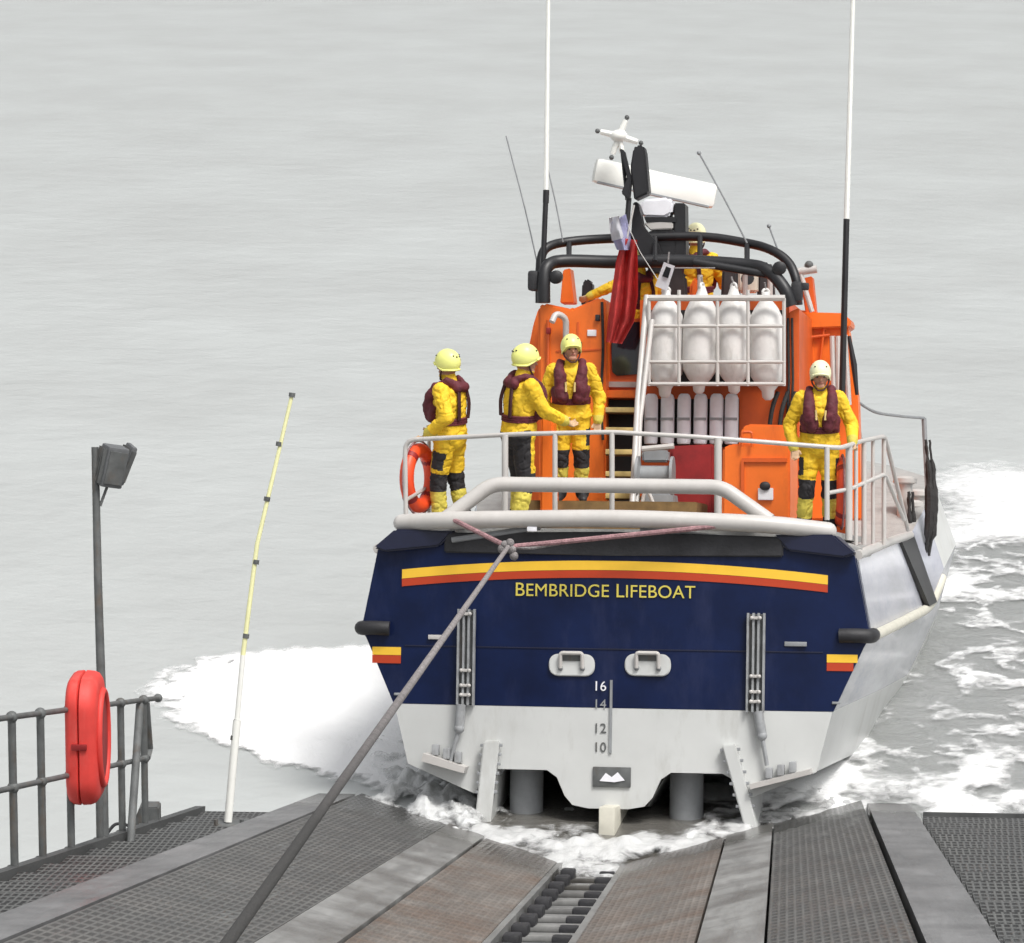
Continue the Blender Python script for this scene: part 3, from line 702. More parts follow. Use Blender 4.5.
for sg in (-1, 1):
    bm = newbm(); prism(bm, [(sg * 1.6, 0.02), (sg * 2.2, 0.03), (sg * 2.42, -.16), (sg * 2.30, -.2), (sg * 1.75, -.14)], -0.2, 0.5, 0.02); obj('corner_cap', bm, M['navy_dark'], boat)
    bm = newbm(); tube(bm, smooth_path([(sg * 2.26, -0.10, -.97), (sg * 2.42, -0.1, -.965), (sg * 2.56, -0.02, -.97), (sg * 2.57, 0.3, -.96)]), 0.072, 12); obj('corner_fender', bm, M['rubber'], boat)
    # transom corner post wraps round to the side
    bm = newbm(); prism(bm, [(sg * 2.41, -.19), (sg * 2.56, -.96), (sg * 2.44, -.96), (sg * 2.3, -.19)], 0.03, 0.3, 0.01); obj('corner_post', bm, M['navy'], boat)
    # rub rail along the knuckle, deck edge moulding, pillar
    bm = newbm(); tube(bm, smooth_path([(sg * 2.56, 0.1, -.98), (sg * 2.72, 4, -.82), (sg * 2.80, 7, -.68), (sg * 2.9, 7.8, -.36)]), 0.055, 10); obj('rub_rail', bm, M['cream'], boat)
    bm = newbm(); tube(bm, smooth_path([(sg * 2.42, 0.05, -.17), (sg * 2.52, 4, 0.02), (sg * 2.58, 6.6, 0.12)]), 0.05, 10); obj('deck_edge', bm, M['pipe'], boat)
    bm = newbm(); vs = [(sg * 2.50, 5.2, .06), (sg * 2.57, 6.7, .12), (sg * 2.83, 7.1, -.66), (sg * 2.78, 6.3, -.70)]
    a = [bm.verts.new(Vector(v)) for v in vs]; b_ = [bm.verts.new(Vector(v) + Vector((sg * 0.05, 0, 0.01))) for v in vs]
    bm.faces.new(a); bm.faces.new(b_[::-1])
    for k in range(4): bm.faces.new([a[k], a[(k + 1) % 4], b_[(k + 1) % 4], b_[k]])
    obj('pillar', bm, M['black'], boat, smooth=False)

# name on the transom
tx = text_mesh('name_lettering', 'Bembridge Lifeboat', M['letter'], boat, 1.80, 0.19, 0.93)
tcent = L(605, 590.5, -0.24)
for v in tx.data.vertices:
    x = v.co.x + tcent.x; v.co = Vector((x, v.co.y + bulge(x) - 0.028, v.co.z + tcent.z))
for body, y, m in (('16', 686, 'flagwhite'), ('14', 704, 'grey'), ('12', 728, 'iron'), ('10', 747, 'iron')):
    o = text_mesh('draught_mark', body, M[m], boat, 0.105, 0.14); c = L(601, y, -0.24)
    for v in o.data.vertices: v.co = Vector((v.co.x + c.x, v.co.y + bulge(c.x) - 0.026, v.co.z + c.z))
a, b_ = L(611, 680, -.24), L(611, 753, -.24)
bm = newbm(); box(bm, ((a.x + b_.x) / 2, bulge(a.x) - 0.03, (a.z + b_.z) / 2), (0.025, 0.02, a.z - b_.z)); obj('draught_scale', bm, M['grey'], boat)

# lifting eyes
for cx in (572, 648):
    c = L(cx, 665, -.24); yb = bulge(c.x)
    bm = newbm(); prism(bm, [(x + c.x, z + c.z) for x, z in rrect(0.46, 0.22, 0.09)], yb - 0.05, yb - 0.018, 0.01); o = obj('recess_plate', bm, M['white'], boat)
    bm = newbm(); tube(bm, fillet([(c.x - 0.11, yb - 0.07, c.z - 0.03), (c.x - 0.11, yb - 0.09, c.z + 0.12), (c.x + 0.11, yb - 0.09, c.z + 0.12), (c.x + 0.11, yb - 0.07, c.z - 0.03)], 0.03), 0.02, 8); obj('handle', bm, M['pipe'], o)
    bm = newbm(); box(bm, (c.x, yb - 0.052, c.z + 0.07), (0.2, 0.008, 0.06)); obj('slot', bm, M['iron'], o)
    bm = newbm()
    sphere(bm, (c.x - 0.11, yb - 0.055, c.z - 0.03), 0.028, 10); obj('bolt', bm, M['grey'], o)
    bm = newbm(); sphere(bm, (c.x + 0.11, yb - 0.055, c.z - 0.03), 0.028, 10); obj('bolt', bm, M['grey'], o)

# ladder channels, trim tab rams and trim tabs
for (x0, y0, x1, y1, ram, tab) in ((468, 610, 468, 704, [(463, 704), (461, 728), (452, 762)], [(428, 752), (470, 766), (468, 772), (426, 760)]),
                                   (757, 614, 757, 711, [(759, 711), (763, 735), (768, 765)], [(752, 783), (812, 768), (813, 773), (753, 788)])):
    a, b_ = L(x0, y0, -.15), L(x1, y1, -.15); yb = bulge(a.x) - 0.02; hz = a.z - b_.z; cz = (a.z + b_.z) / 2
    bm = newbm(); box(bm, (a.x, yb - 0.02, cz), (0.17, 0.035, hz)); o = obj('channel', bm, M['iron'], boat)
    for dx in (-0.08, -0.025, 0.025, 0.08):
        bm = newbm(); box(bm, (a.x + dx, yb - 0.055, cz), (0.022, 0.05, hz + 0.02)); obj('channel_rail', bm, M['steel'], o)
    for dz in (0.46 * hz, -0.14 * hz, -0.3 * hz, -0.4 * hz):
        bm = newbm(); box(bm, (a.x, yb - 0.085, cz + dz), (0.1, 0.03, 0.03), bev=0.006); sphere(bm, (a.x - 0.04, yb - 0.1, cz + dz), 0.02, 8); sphere(bm, (a.x + 0.04, yb - 0.1, cz + dz), 0.02, 8)
        obj('clamp', bm, M['pipe'], o)
    p = [L(x, y, -.12) for x, y in ram]
    for q in p: q.y = bulge(q.x) - 0.09
    bm = newbm(); tube(bm, [p[0], p[1]], 0.05, 10); tube(bm, [p[1], p[2]], 0.022, 8); sphere(bm, p[1], 0.055, 10); obj('trim_ram', bm, M['steel'], boat)
    bm = newbm(); pl = [L(x, y, -.1) for x, y in tab]
    prism(bm, [(q.x, q.z) for q in pl], -0.38, 0.02); tb = obj('trim_tab', bm, M['pipe'], boat, smooth=False)
    bm = newbm(); mid = (pl[0] + pl[1]) / 2; ax = (pl[1] - pl[0]).normalized()
    for k in (-0.12, 0.0, 0.12): box(bm, mid + ax * k + Vector((0, -0.12, 0.06)), (0.07, 0.1, 0.11), bev=0.015)
    obj('tab_hinge', bm, M['steel'], tb)
# small outlets
for (x, y, w, m) in ((436, 637, 0.14, 'pipe'), (796, 644, 0.22, 'grey'), (397, 694, 0.06, 'grey'), (836, 703, 0.08, 'grey')):
    c = L(x, y, -.1); bm = newbm(); box(bm, (c.x, bulge(c.x) - 0.03, c.z), (w, 0.03, 0.045 if w > .1 else 0.025), bev=0.006); obj('drain_outlet', bm, M[m], boat)
c = L(612, 777, -.24); bm = newbm(); box(bm, (c.x, bulge(c.x) - 0.03, c.z), (0.38, 0.03, 0.2), bev=0.01); o = obj('anode_plate', bm, M['iron'], boat)
bm = newbm(); prism(bm, [(c.x + x, c.z + z) for x, z in ((-.12, -.04), (-.06, .04), (0, -.0), (.06, .05), (.13, -.03), (.03, -.05))], bulge(c.x) - 0.055, bulge(c.x) - 0.04); obj('anode_mark', bm, M['flagwhite'], o)
# rudders, skeg and bilge keels
for x in (531, 690):
    a = L(x, 770, .5); bm = newbm()
    lathe(bm, [(0.17, -0.85), (0.17, 0.15)], (a.x, 0.22, a.z), 20); o = obj('rudder', bm, M['grey'], boat)
    bm = newbm(); box(bm, (a.x + 0.02, 0.75, a.z - 0.3), (0.05, 0.7, 0.8), bev=0.02); obj('rudder_blade', bm, M['grey'], o)
bm = newbm(); a = L(614, 804, -.1); b_ = L(614, 850, -.1)
box(bm, (a.x, 0.1, (a.z + b_.z) / 2), (0.16, 1.5, a.z - b_.z), bev=0.015); obj('skeg', bm, M['cream'], boat)
for pts in ([(484, 741), (500, 741), (491, 825), (475, 825)], [(722, 745), (736, 744), (763, 846), (750, 846)]):
    q = [L(x, y, -.25) for x, y in pts]
    bm = newbm(); prism(bm, [(p.x, p.z) for p in q], -0.3, 3.2, 0.012); o = obj('bilge_keel', bm, M['white'], boat)
    bm = newbm()
    for k in range(6):
        for sd in (0, 1):
            p = (q[0 if not sd else 1] * (1 - k / 9 - .05) + q[3 if not sd else 2] * (k / 9 + .05)); box(bm, (p.x, -0.26, p.z), (0.06, 0.05, 0.03), bev=0.006)
    obj('keel_lug', bm, M['grey'], o)
q = [L(x, y, 0.0) for x, y in [(496, 742), (512, 745), (508, 765), (497, 780)]]
bm = newbm(); prism(bm, [(p.x, p.z) for p in q], 0.0, 0.06); obj('keel_bracket', bm, M['steel'], boat)

# stern tubes
bm = newbm(); tube(bm, fillet([L(402, 523, -.05), L(450, 520, -.28), L(615, 518, -.36), L(770, 524, -.28), L(828, 531, -.05)], 0.5, 8), 0.088, 14)
e = L(402, 523, -.05); sphere(bm, e, 0.088, 14); sphere(bm, L(828, 531, -.05), 0.088, 14); obj('stern_fender_tube', bm, M['pipe'], boat)
bm = newbm(); tube(bm, fillet([L(445, 519, -.2), L(492, 484, -.1), L(722, 487, -.1), L(770, 521, -.2)], 0.12), 0.075, 14); obj('stern_hoop', bm, M['pipe'], boat)
bm = newbm(); tube(bm, [L(452, 540, -.2), L(540, 527, -.25)], 0.03, 8); obj('lashing_bar', bm, M['grey'], boat); bm = newbm(); tube(bm, [L(640, 530, -.25), L(815, 548, -.1)], 0.035, 8); obj('lashing_bar', bm, M['grey'], boat)
c = L(532, 529, -.36); bm = newbm(); box(bm, (c.x, c.y, c.z), (0.1, 0.03, 0.05), bev=0.01); obj('stern_light', bm, M['flagwhite'], boat)
# stern railing
RT = 0.024
bm = newbm(); tube(bm, fillet([L(406, 520, .6), L(405, 440, .6), L(520, 434, .3), L(612, 432, .25), L(700, 437, .3), L(840, 448, .6), L(862, 441, 1.5), L(885, 436, 2.4), L(908, 530, 3.6)], 0.12), RT, 10); obj('top_rail', bm, M['pipe'], boat)
bm = newbm(); tube(bm, fillet([L(828, 493, .65), L(850, 489, 1.1), L(885, 474, 2.4), L(904, 520, 3.3)], 0.1), RT * .9, 10); obj('middle_rail', bm, M['pipe'], boat)
bm = newbm(); tube(bm, [L(406, 500, .6), L(443, 478, 2.4)], RT * .8, 8); obj('middle_rail', bm, M['pipe'], boat)
for (x, ya, yb, s, r) in ((429, 439, 520, 1.6, .8), (444, 440, 515, 2.6, .7), (505, 435, 520, .3, 1.4), (555, 434, 520, .28, 1.1), (612, 432, 520, .25, 1.1), (718, 438, 520, .32, 1.6), (827, 447, 520, .55, 1.1),
                          (849, 445, 540, 1.0, 1.5), (856, 443, 545, 1.3, .9), (864, 440, 545, 1.6, 1.1), (873, 438, 545, 2.0, .8), (884, 437, 545, 2.4, 1.0)):
    bm = newbm(); tube(bm, [L(x, ya, s), L(x, yb, s)], RT * r, 10); obj('stanchion', bm, M['pipe'], boat)
# bulwark step at the starboard quarter
bm = newbm(); prism(bm, [(1.9, .05), (2.45, -.1), (2.45, -.18), (1.9, -.15)], 0.3, 4.2, 0.01); obj('quarter_deck_pad', bm, M['deck'], boat)
# decks
bm = newbm(); prism(bm, [(-2.2, .06), (2.2, .06), (2.2, .0), (-2.2, .0)], 0.02, 4.0); obj('deck', bm, M['deck'], boat, smooth=False)
bm = newbm(); prism(bm, [(-1.2, .38), (0.6, .38), (0.6, .06), (-1.2, .06)], 2.0, 4.0, 0.01); obj('deck_step', bm, M['tan'], boat, smooth=False)
# outboard post orange behind crew (towing bitt)
bm = newbm(); pxprism(bm, [(541, 410), (553, 408), (556, 520), (540, 520)], 1.9, 2.15, 0.02); obj('towing_post', bm, M['orange'], boat)

# ---- deckhouse
SA = 4.0
bm = newbm(); pxprism(bm, [(539, 520), (538, 307), (544, 303), (572, 309), (600, 297), (606, 300), (606, 520)], SA, 6.6, 0.025); aft = obj('casing', bm, M['orange'], boat)
bm = newbm(); pxprism(bm, [(541, 520), (529, 520), (529, 345), (533, 325), (538, 309), (543, 306)], SA + .6, 6.4, .02); obj('casing_wing', bm, M['orange'], boat)
bm = newbm(); tube(bm, [L(548, 320, SA - .03), L(548, 500, SA - .03)], 0.02, 8); obj('casing_pipe', bm, M['orange_deep'], aft)
bm = newbm(); pxprism(bm, [(577, 500), (577, 322), (579, 322), (579, 500)], SA - .012, SA + .01); obj('panel_seam', bm, M['orange_deep'], aft, smooth=False)
bm = newbm(); pxprism(bm, [(556, 352), (556, 350.5), (604, 348.5), (604, 350)], SA - .012, SA + .01); obj('panel_seam', bm, M['orange_deep'], aft, smooth=False)
for x, y in ((549, 331), (580, 345), (580, 395), (598, 318)):
    bm = newbm(); c = L(x, y, SA); box(bm, c + Vector((0, -.03, 0)), (.05, .06, .07), bev=.012); obj('hinge', bm, M['red' if y == 331 else 'rubber'], aft)
bm = newbm(); c = L(592, 333, SA); box(bm, c + Vector((0, -.008, 0)), (.10, .015, .07), bev=.004); obj('notice_plate', bm, M['flagwhite'], aft)
bm = newbm(); tube(bm, smooth_path([L(602, 302, SA - .03), L(603, 350, SA - .04), L(601, 400, SA - .03), L(603, 440, SA - .03)]), .016, 8); obj('cable', bm, M['rope_dark'], aft)
for x in (596, 600):
    bm = newbm(); tube(bm, [L(x + 192, 318, SA + .06), L(x + 193, 380, SA + .05), L(x + 190, 445, SA + .06)], .014, 8); obj('cable', bm, M['rope_dark'], boat)
bm = newbm(); tube(bm, fillet([L(566, 345, SA - .05), L(566, 318, SA - .12), L(556, 313, SA - .2), L(552, 322, SA - .25)], 0.06), 0.035, 10); obj('vent_pipe', bm, M['pipe'], boat)
bm = newbm(); pxprism(bm, [(604, 520), (604, 322), (642, 318), (642, 520)], SA + .3, 6.5); obj('stair_bulkhead', bm, M['orange_deep'], boat, smooth=False)
bm = newbm(); pxprism(bm, [(606, 398), (606, 390), (641, 390), (641, 398)], SA + .1, SA + .5, 0.01); obj('stair_header', bm, M['orange'], boat)
dw = [(612, 372), (611, 345), (614, 328), (620, 322), (640, 322), (640, 374), (617, 376)]
bm = newbm(); pxprism(bm, dw, SA + .27, SA + .31, 0.005); obj('door_window', bm, M['glass'], boat)
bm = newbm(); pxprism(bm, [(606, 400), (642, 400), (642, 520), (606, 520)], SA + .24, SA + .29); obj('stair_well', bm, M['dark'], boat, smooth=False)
for y, s in ((410, 4.0), (430, 3.75), (452, 3.5), (474, 3.2), (496, 2.9)):
    a, b_ = L(606, y, s), L(640, y, s)
    bm = newbm(); box(bm, (a + b_) / 2 + Vector((0, .1, -.02)), (b_.x - a.x, .26, .04), bev=.006); o = obj('stair_tread', bm, M['tan'], boat)
    bm = newbm(); box(bm, (a + b_) / 2 + Vector((0, -.04, 0)), (b_.x - a.x, .03, .055), bev=.006); obj('nosing', bm, M['tread'], o)
# central bulkhead behind the fender rack
bm = newbm(); pxprism(bm, [(640, 520), (640, 300), (789, 300), (789, 520)], SA + .2, 6.5); cb = obj('bulkhead', bm, M['orange_deep'], boat, smooth=False)
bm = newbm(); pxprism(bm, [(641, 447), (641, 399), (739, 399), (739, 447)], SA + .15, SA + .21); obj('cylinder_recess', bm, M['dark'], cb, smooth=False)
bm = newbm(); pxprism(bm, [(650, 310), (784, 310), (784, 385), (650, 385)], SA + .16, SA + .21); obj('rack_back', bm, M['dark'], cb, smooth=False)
bm = newbm(); pxprism(bm, [(789, 520), (789, 312), (799, 308), (799, 520)], SA + .1, 6.5, .01); obj('corner_pillar', bm, M['orange_deep'], boat)
for k, x in enumerate((772, 782, 790)):
    bm = newbm(); tube(bm, smooth_path([L(x + 6, 392, SA + .05), L(x, 410, SA), L(x - 4, 440, SA)]), 0.025, 8); obj('hose', bm, M['rope_dark'], boat)
# main wheelhouse further forward
bm = newbm(); rows = []
for s, hw, zt, hb in ((6.3, 1.62, 2.55, 1.86), (8.5, 1.58, 2.60, 1.84), (10.3, 1.50, 2.55, 1.76), (12.2, 1.25, 1.25, 1.4)):
    rows.append([bm.verts.new(v) for v in ((hb, s, -.05), (hb, s, 1.0 if zt > 2 else .6), (hw, s, zt - .08), (hw - .12, s, zt), (-hw + .12, s, zt), (-hw, s, zt - .08), (-hb, s, 1.0 if zt > 2 else .6), (-hb, s, -.05))])
for i in range(3):
    for k in range(8): bm.faces.new([rows[i][k], rows[i][(k + 1) % 8], rows[i + 1][(k + 1) % 8], rows[i + 1][k]])
bm.faces.new(rows[0][::-1]); bm.faces.new(rows[-1])
wh = obj('wheelhouse', bm, M['orange'], boat, angle=30)
for sg in (-1, 1):
    for s0 in (6.7, 8.0, 9.2):
        bm = newbm(); a = [Vector((sg * (1.845 - .02 * (s0 - 6.7)), s0, 1.15)), Vector((sg * (1.845 - .02 * (s0 - 6.7)), s0 + 1.0, 1.15)), Vector((sg * (1.66 - .025 * (s0 - 6.7)), s0 + 1.0, 2.2)), Vector((sg * (1.66 - .025 * (s0 - 6.7)), s0, 2.2))]
        b1 = [bm.verts.new(v) for v in a]; b2_ = [bm.verts.new(v + Vector((sg * .03, 0, .0))) for v in a]
        bm.faces.new(b1); bm.faces.new(b2_[::-1])
        for k in range(4): bm.faces.new([b1[k], b1[(k + 1) % 4], b2_[(k + 1) % 4], b2_[k]])
        obj('window', bm, M['glass'], wh, smooth=False)
bm = newbm(); pxprism(bm, [(801, 520), (800, 322), (848, 326), (858, 400), (862, 520)], 6.0, 6.4, .02); pb = obj('deckhouse_panel', bm, M['orange'], boat)
bm = newbm(); pxprism(bm, [(799, 322), (802, 312), (842, 313), (851, 320), (850, 327), (800, 329)], 5.9, 6.6, .015); obj('panel_top', bm, M['orange'], pb)
bm = newbm(); tube(bm, [L(806, 338, 5.95), L(830, 335, 5.95)], .02, 8); tube(bm, smooth_path([L(824, 328, 5.95), L(822, 345, 5.95), L(820, 360, 5.95)]), .015, 8); obj('panel_handle', bm, M['orange_deep'], pb)
bm = newbm(); pxprism(bm, [(560, 303), (563, 270), (570, 268), (574, 303)], 5.2, 5.5, .01); obj('screen_support', bm, M['orange'], boat)
bm = newbm(); pxprism(bm, [(806, 316), (801, 285), (804, 278), (812, 276), (816, 314)], 6.0, 6.3, .01); obj('screen_support', bm, M['orange_deep'], boat)
# searchlight bracket
bm = newbm(); tube(bm, [L(795, 272, 5.8), L(817, 269, 5.8)], .045, 10); tube(bm, [L(800, 272, 5.8), L(812, 312, 5.8)], .03, 8); tube(bm, [L(806, 270, 5.8), L(806, 264, 5.8)], .02, 8); obj('light_bracket', bm, M['pipe'], boat)
bm = newbm(); c = L(809, 265, 5.8); sphere(bm, c, .05, 12); obj('deck_lamp', bm, M['iron'], boat)

# upper steering position: floor, seats, console
bm = newbm(); box(bm, (0.1, 5.4, 1.72), (2.7, 2.3, .06)); obj('cockpit_floor', bm, M['deck'], boat, smooth=False)
for (x0, y0, x1, y1, s, m) in ((720, 264, 740, 312, 5.4, 'seat'), (756, 262, 775, 312, 5.4, 'seat'), (688, 278, 702, 312, 5.0, 'orange'), (656, 262, 688, 312, 5.6, 'seat')):
    bm = newbm(); pxprism(bm, [(x0, y1), (x0 + 2, y0 + 4), (x0 + 6, y0), (x1 - 6, y0), (x1 - 2, y0 + 4), (x1, y1)], s, s + .18, .03); o = obj('helm_seat', bm, M[m], boat)
    bm = newbm(); c = L((x0 + x1) / 2, y1 + 6, s); box(bm, c + Vector((0, .3, 0)), ((x1 - x0) / 90, .5, .12), bev=.03); obj('seat_cushion', bm, M[m], o)
bm = newbm(); pxprism(bm, [(738, 292), (738, 268), (757, 268), (757, 292)], 5.1, 5.3, .02); o = obj('loudhailer', bm, M['cream'], boat)
bm = newbm(); c = L(748, 280, 5.05); lathe(bm, [(.03, 0), (.075, .06)], c, 14, (0, -1, .2)); obj('horn', bm, M['black'], o)
bm = newbm(); pxprism(bm, [(581, 306), (582, 284), (586, 278), (592, 282), (594, 306)], 6.2, 6.4, .02); obj('instrument_console', bm, M['black'], boat)
bm = newbm(); box(bm, (0.1, 6.5, 2.45), (2.8, .25, .5), bev=.05); obj('windscreen_cowl', bm, M['orange'], boat)

# roll bar arch
bm = newbm(); tube(bm, smooth_path([L(540, 303, 4.1), L(540, 280, 4.1), L(541, 259, 4.2), L(548, 247, 4.3), L(570, 241.5, 4.5), L(612, 238.5, 4.6), L(697, 236.5, 4.6), L(746, 243, 4.5), L(771, 250, 4.3), L(788, 262, 4.2), L(796, 280, 4.1), L(798, 305, 4.1)]), .052, 12); obj('arch_tube', bm, M['black'], boat)
bm = newbm(); tube(bm, smooth_path([L(544, 303, 3.8), L(544, 282, 3.8), L(547, 267, 3.85), L(563, 261, 4.0), L(616, 262, 4.1), L(679, 261, 4.1), L(746, 265, 4.0), L(768, 271, 3.9), L(784, 288, 3.8), L(791, 306, 3.8)]), .072, 12); obj('arch_tube', bm, M['black'], boat)
for (x, ya, yb) in ((569, 241, 262), (747, 243, 266), (655, 238, 262), (700, 237, 262)):
    bm = newbm(); tube(bm, [L(x, ya, 4.5), L(x, yb, 4.0)], .03, 8); obj('arch_strut', bm, M['black'], boat)
bm = newbm(); tube(bm, [L(694, 262, 4.0), L(772, 275, 3.9)], .045, 10); obj('arch_strut', bm, M['black'], boat)
for sg, (x, y) in ((-1, (534, 281)), (1, (797, 292))):
    bm = newbm(); c = L(x, y, 3.9); box(bm, c, (.12, .2, .22), bev=.035); box(bm, c + Vector((.08, 0, .06)), (.1, .1, .08), bev=.02); obj('arch_hinge', bm, M['rubber'], boat)
for (x, y) in ((557, 277), (780, 268)):
    bm = newbm(); c = L(x, y, 3.9); lathe(bm, [(.05, 0), (.075, .03), (.075, .12), (.04, .14)], c, 14, (0, -1, -.1)); obj('deck_floodlight', bm, M['black'], boat)
# mast
SMST = 4.6
mast = empty('mast', None); mast.parent = boat
bm = newbm(); pxprism(bm, [(674, 262), (674, 203), (685, 203), (686, 262)], SMST, SMST + .35, .012); pxprism(bm, [(640, 262), (645, 241), (658, 244), (676, 244), (676, 262)], SMST, SMST + .35, .012)
pxprism(bm, [(646, 222), (644, 217), (676, 217), (676, 222)], SMST - .02, SMST + .4); pxprism(bm, [(646, 235), (650, 231), (676, 231), (676, 246), (646, 246)], SMST, SMST + .35)
obj('mast_frame', bm, M['black'], mast, smooth=False)
bm = newbm(); pxprism(bm, [(633, 202), (638, 202), (643, 226), (658, 244), (663, 262), (661, 274), (650, 272), (641, 258), (631, 234)], SMST - .25, SMST - .02, .012); obj('mast_plate', bm, M['black'], mast, smooth=False)
bm = newbm(); pxprism(bm, [(633, 149), (636, 145), (643, 145), (645, 150), (649, 193), (634, 200), (630, 168)], SMST - .5, SMST - .25, .02); obj('light_shield', bm, M['black'], mast)
bm = newbm(); pxprism(bm, [(619, 148), (624, 150), (631, 180), (629, 200), (621, 193), (627, 178)], SMST - .55, SMST - .4, .012); obj('light_shield', bm, M['black'], mast)
bm = newbm(); tube(bm, [L(629, 198, SMST - .45), L(627, 224, SMST - .45)], .03, 8); tube(bm, [L(622, 150, SMST - .4), L(627, 200, SMST - .4)], .02, 8); obj('lamp_stem', bm, M['black'], mast)
# radar scanner
a, b_ = L(594, 170, SMST + .35), L(715, 197, SMST + .75); d = (b_ - a)
bm = newbm(); box(bm, (a + b_) / 2, (d.length, .18, .275), Matrix.Rotation(math.atan2(d.y, d.x), 3, 'Z') @ Matrix.Rotation(-math.atan2(d.z, math.hypot(d.x, d.y)), 3, 'Y'), .05); rb = obj('radar_scanner', bm, M['polewhite'], mast)
q = Matrix.Rotation(math.atan2(d.y, d.x), 3, 'Z') @ Matrix.Rotation(-math.atan2(d.z, math.hypot(d.x, d.y)), 3, 'Y')
bm = newbm(); box(bm, (a + b_) / 2 + q @ Vector((0, -.05, -.134)), (d.length * .92, .08, .022), q); obj('scanner_seam', bm, M['grey'], rb)
bm = newbm(); pxprism(bm, [(642, 217), (639, 208), (642, 199), (668, 197), (674, 201), (672, 214), (664, 218)], SMST, SMST + .35, .03); rg = obj('radar_gearbox', bm, M['flagwhite'], mast)
bm = newbm(); pxprism(bm, [(643, 223), (660, 221), (673, 222), (673, 229), (650, 230)], SMST - .02, SMST + .3, .012); obj('radome_base', bm, M['pipe'], mast)
# direction finder aerial
c = L(619, 136, SMST); df = None
bm = newbm(); sphere(bm, c, .09, 14, (1.1, 1, .8)); tube(bm, [c, L(622, 152, SMST)], .03, 8); df = obj('direction_finder', bm, M['polewhite'], mast)
for (x, y) in ((597.5, 131), (627, 117.5), (641, 143), (611.5, 157.5)):
    bm = newbm(); e = L(x, y, SMST); tube(bm, [c, c.lerp(e, .85)], [.04, .03], 8); obj('aerial_arm', bm, M['polewhite'], df)
    bm = newbm(); sphere(bm, e, .028, 10); obj('aerial_tip', bm, M['iron'], df)
# whip aerials
def whip(pts, r, s, ms, splits):
    o = empty('whip_aerial', None); o.parent = boat
    for (a, b_, ra, rb_), m in zip(splits, ms):
        bm = newbm(); tube(bm, [L(*a, s), L(*b_, s)], [ra, rb_], 8); obj('aerial_section', bm, m, o)
whip(None, 0, 4.0, [M['polewhite'], M['black'], M['black']], [((549, -70), (546, 195), .02, .028), ((546, 194), (543, 265), .03, .03), ((546.2, 190), (545.8, 203), .035, .035)])
whip(None, 0, 4.5, [M['polewhite'], M['black']], [((855, -70), (846.5, 220), .022, .03), ((846.5, 219), (842, 400), .034, .036)])
for pts in ([(506, 136), (524, 205), (537, 262)], [(546, 160), (556, 205), (563, 242)], [(699, 153), (725, 200), (747, 243)], [(769, 226), (776, 245), (783, 264)]):
    bm = newbm(); tube(bm, smooth_path([L(x, y, 4.3) for x, y in pts]), .008 if pts[0][0] < 600 else .010, 6)
    if pts[0][0] > 600: sphere(bm, L(*pts[0], 4.3), .025, 8)
    obj('thin_aerial', bm, M['grey'], boat)
# rack for the white fenders
bm = newbm(); SF0 = 3.45
for y, r in ((298, .034), (326, .02), (362, .02), (384, .022)): tube(bm, [L(649, y, SF0), L(785, y, SF0)], r, 8)
for x in (649, 679, 717.5, 748, 784): tube(bm, [L(x, 290 if x in (679, 748) else 298, SF0), L(x, 386, SF0)], .02, 8)
obj('fender_rack', bm, M['pipe'], boat)
for x in (700, 745, 770):
    bm = newbm(); tube(bm, [L(x, 275, 4.6), L(x, 300, 4.6)], .03, 8); obj('rack_post', bm, M['pipe'], boat)
for x in (655, 780):
    bm = newbm(); tube(bm, [L(x, 384, SF0), L(x, 384, SA + .2)], .025, 8); obj('rack_arm', bm, M['pipe'], boat)
# ladder rails
bm = newbm(); tube(bm, [L(647, 296, 3.6), L(638, 400, 3.1), L(632, 515, 2.4)], .035, 10); tube(bm, [L(652, 320, 3.4), L(640, 420, 3.0), L(636, 515, 2.5)], .028, 10); obj('ladder_handrail', bm, M['pipe'], boat)
# lockers and winch
bm = newbm(); pxprism(bm, [(668, 520), (670, 446), (714, 444), (714, 520)], 3.1, 3.9, .03); obj('red_locker', bm, M['red'], boat)
bm = newbm(); pxprism(bm, [(722, 520), (723, 448), (731, 444), (790, 444), (790, 520)], 2.2, 3.2, .02); ol = obj('orange_locker', bm, M['orange'], boat)
bm = newbm(); pxprism(bm, [(738, 446), (742, 428), (748, 424), (786, 425), (790, 446)], 2.25, 3.0, .02); obj('locker_lid', bm, M['orange'], ol)
bm = newbm(); pxprism(bm, [(741, 462), (742, 458), (787, 458), (787, 462)], 2.17, 2.21); pxprism(bm, [(741, 505), (741, 462), (744, 462), (744, 505)], 2.17, 2.21); obj('door_seam', bm, M['orange_deep'], ol, smooth=False)
bm = newbm(); pxprism(bm, [(758, 500), (758, 488), (773, 488), (773, 500)], 2.16, 2.2, .005); tg = obj('locker_label', bm, M['flagwhite'], ol)
bm = newbm(); sphere(bm, L(765, 486, 2.15), .06, 10, (1, .5, .8)); obj('latch', bm, M['rubber'], ol)
for (x, ya, yb) in ((745, 440, 448),):
    bm = newbm(); tube(bm, fillet([L(742, 447, 2.15), L(742, 432, 2.15), L(752, 432, 2.15), L(752, 447, 2.15)], .03), .015, 8); obj('grab_handle', bm, M['orange_deep'], ol)
win = empty('deck_winch', None); win.parent = boat
bm = newbm(); c = L(655, 475, 2.6); lathe(bm, [(.2, -.2), (.2, -.17), (.1, -.15), (.1, .15), (.2, .17), (.2, .2)], c, 18, (1, 0, 0)); obj('winch_drum', bm, M['grey'], win)
bm = newbm(); pxprism(bm, [(638, 520), (642, 492), (672, 492), (676, 520)], 2.4, 2.9, .03); pxprism(bm, [(642, 462), (642, 450), (668, 450), (668, 462)], 2.7, 2.9, .02); obj('winch_frame', bm, M['grey'], win)
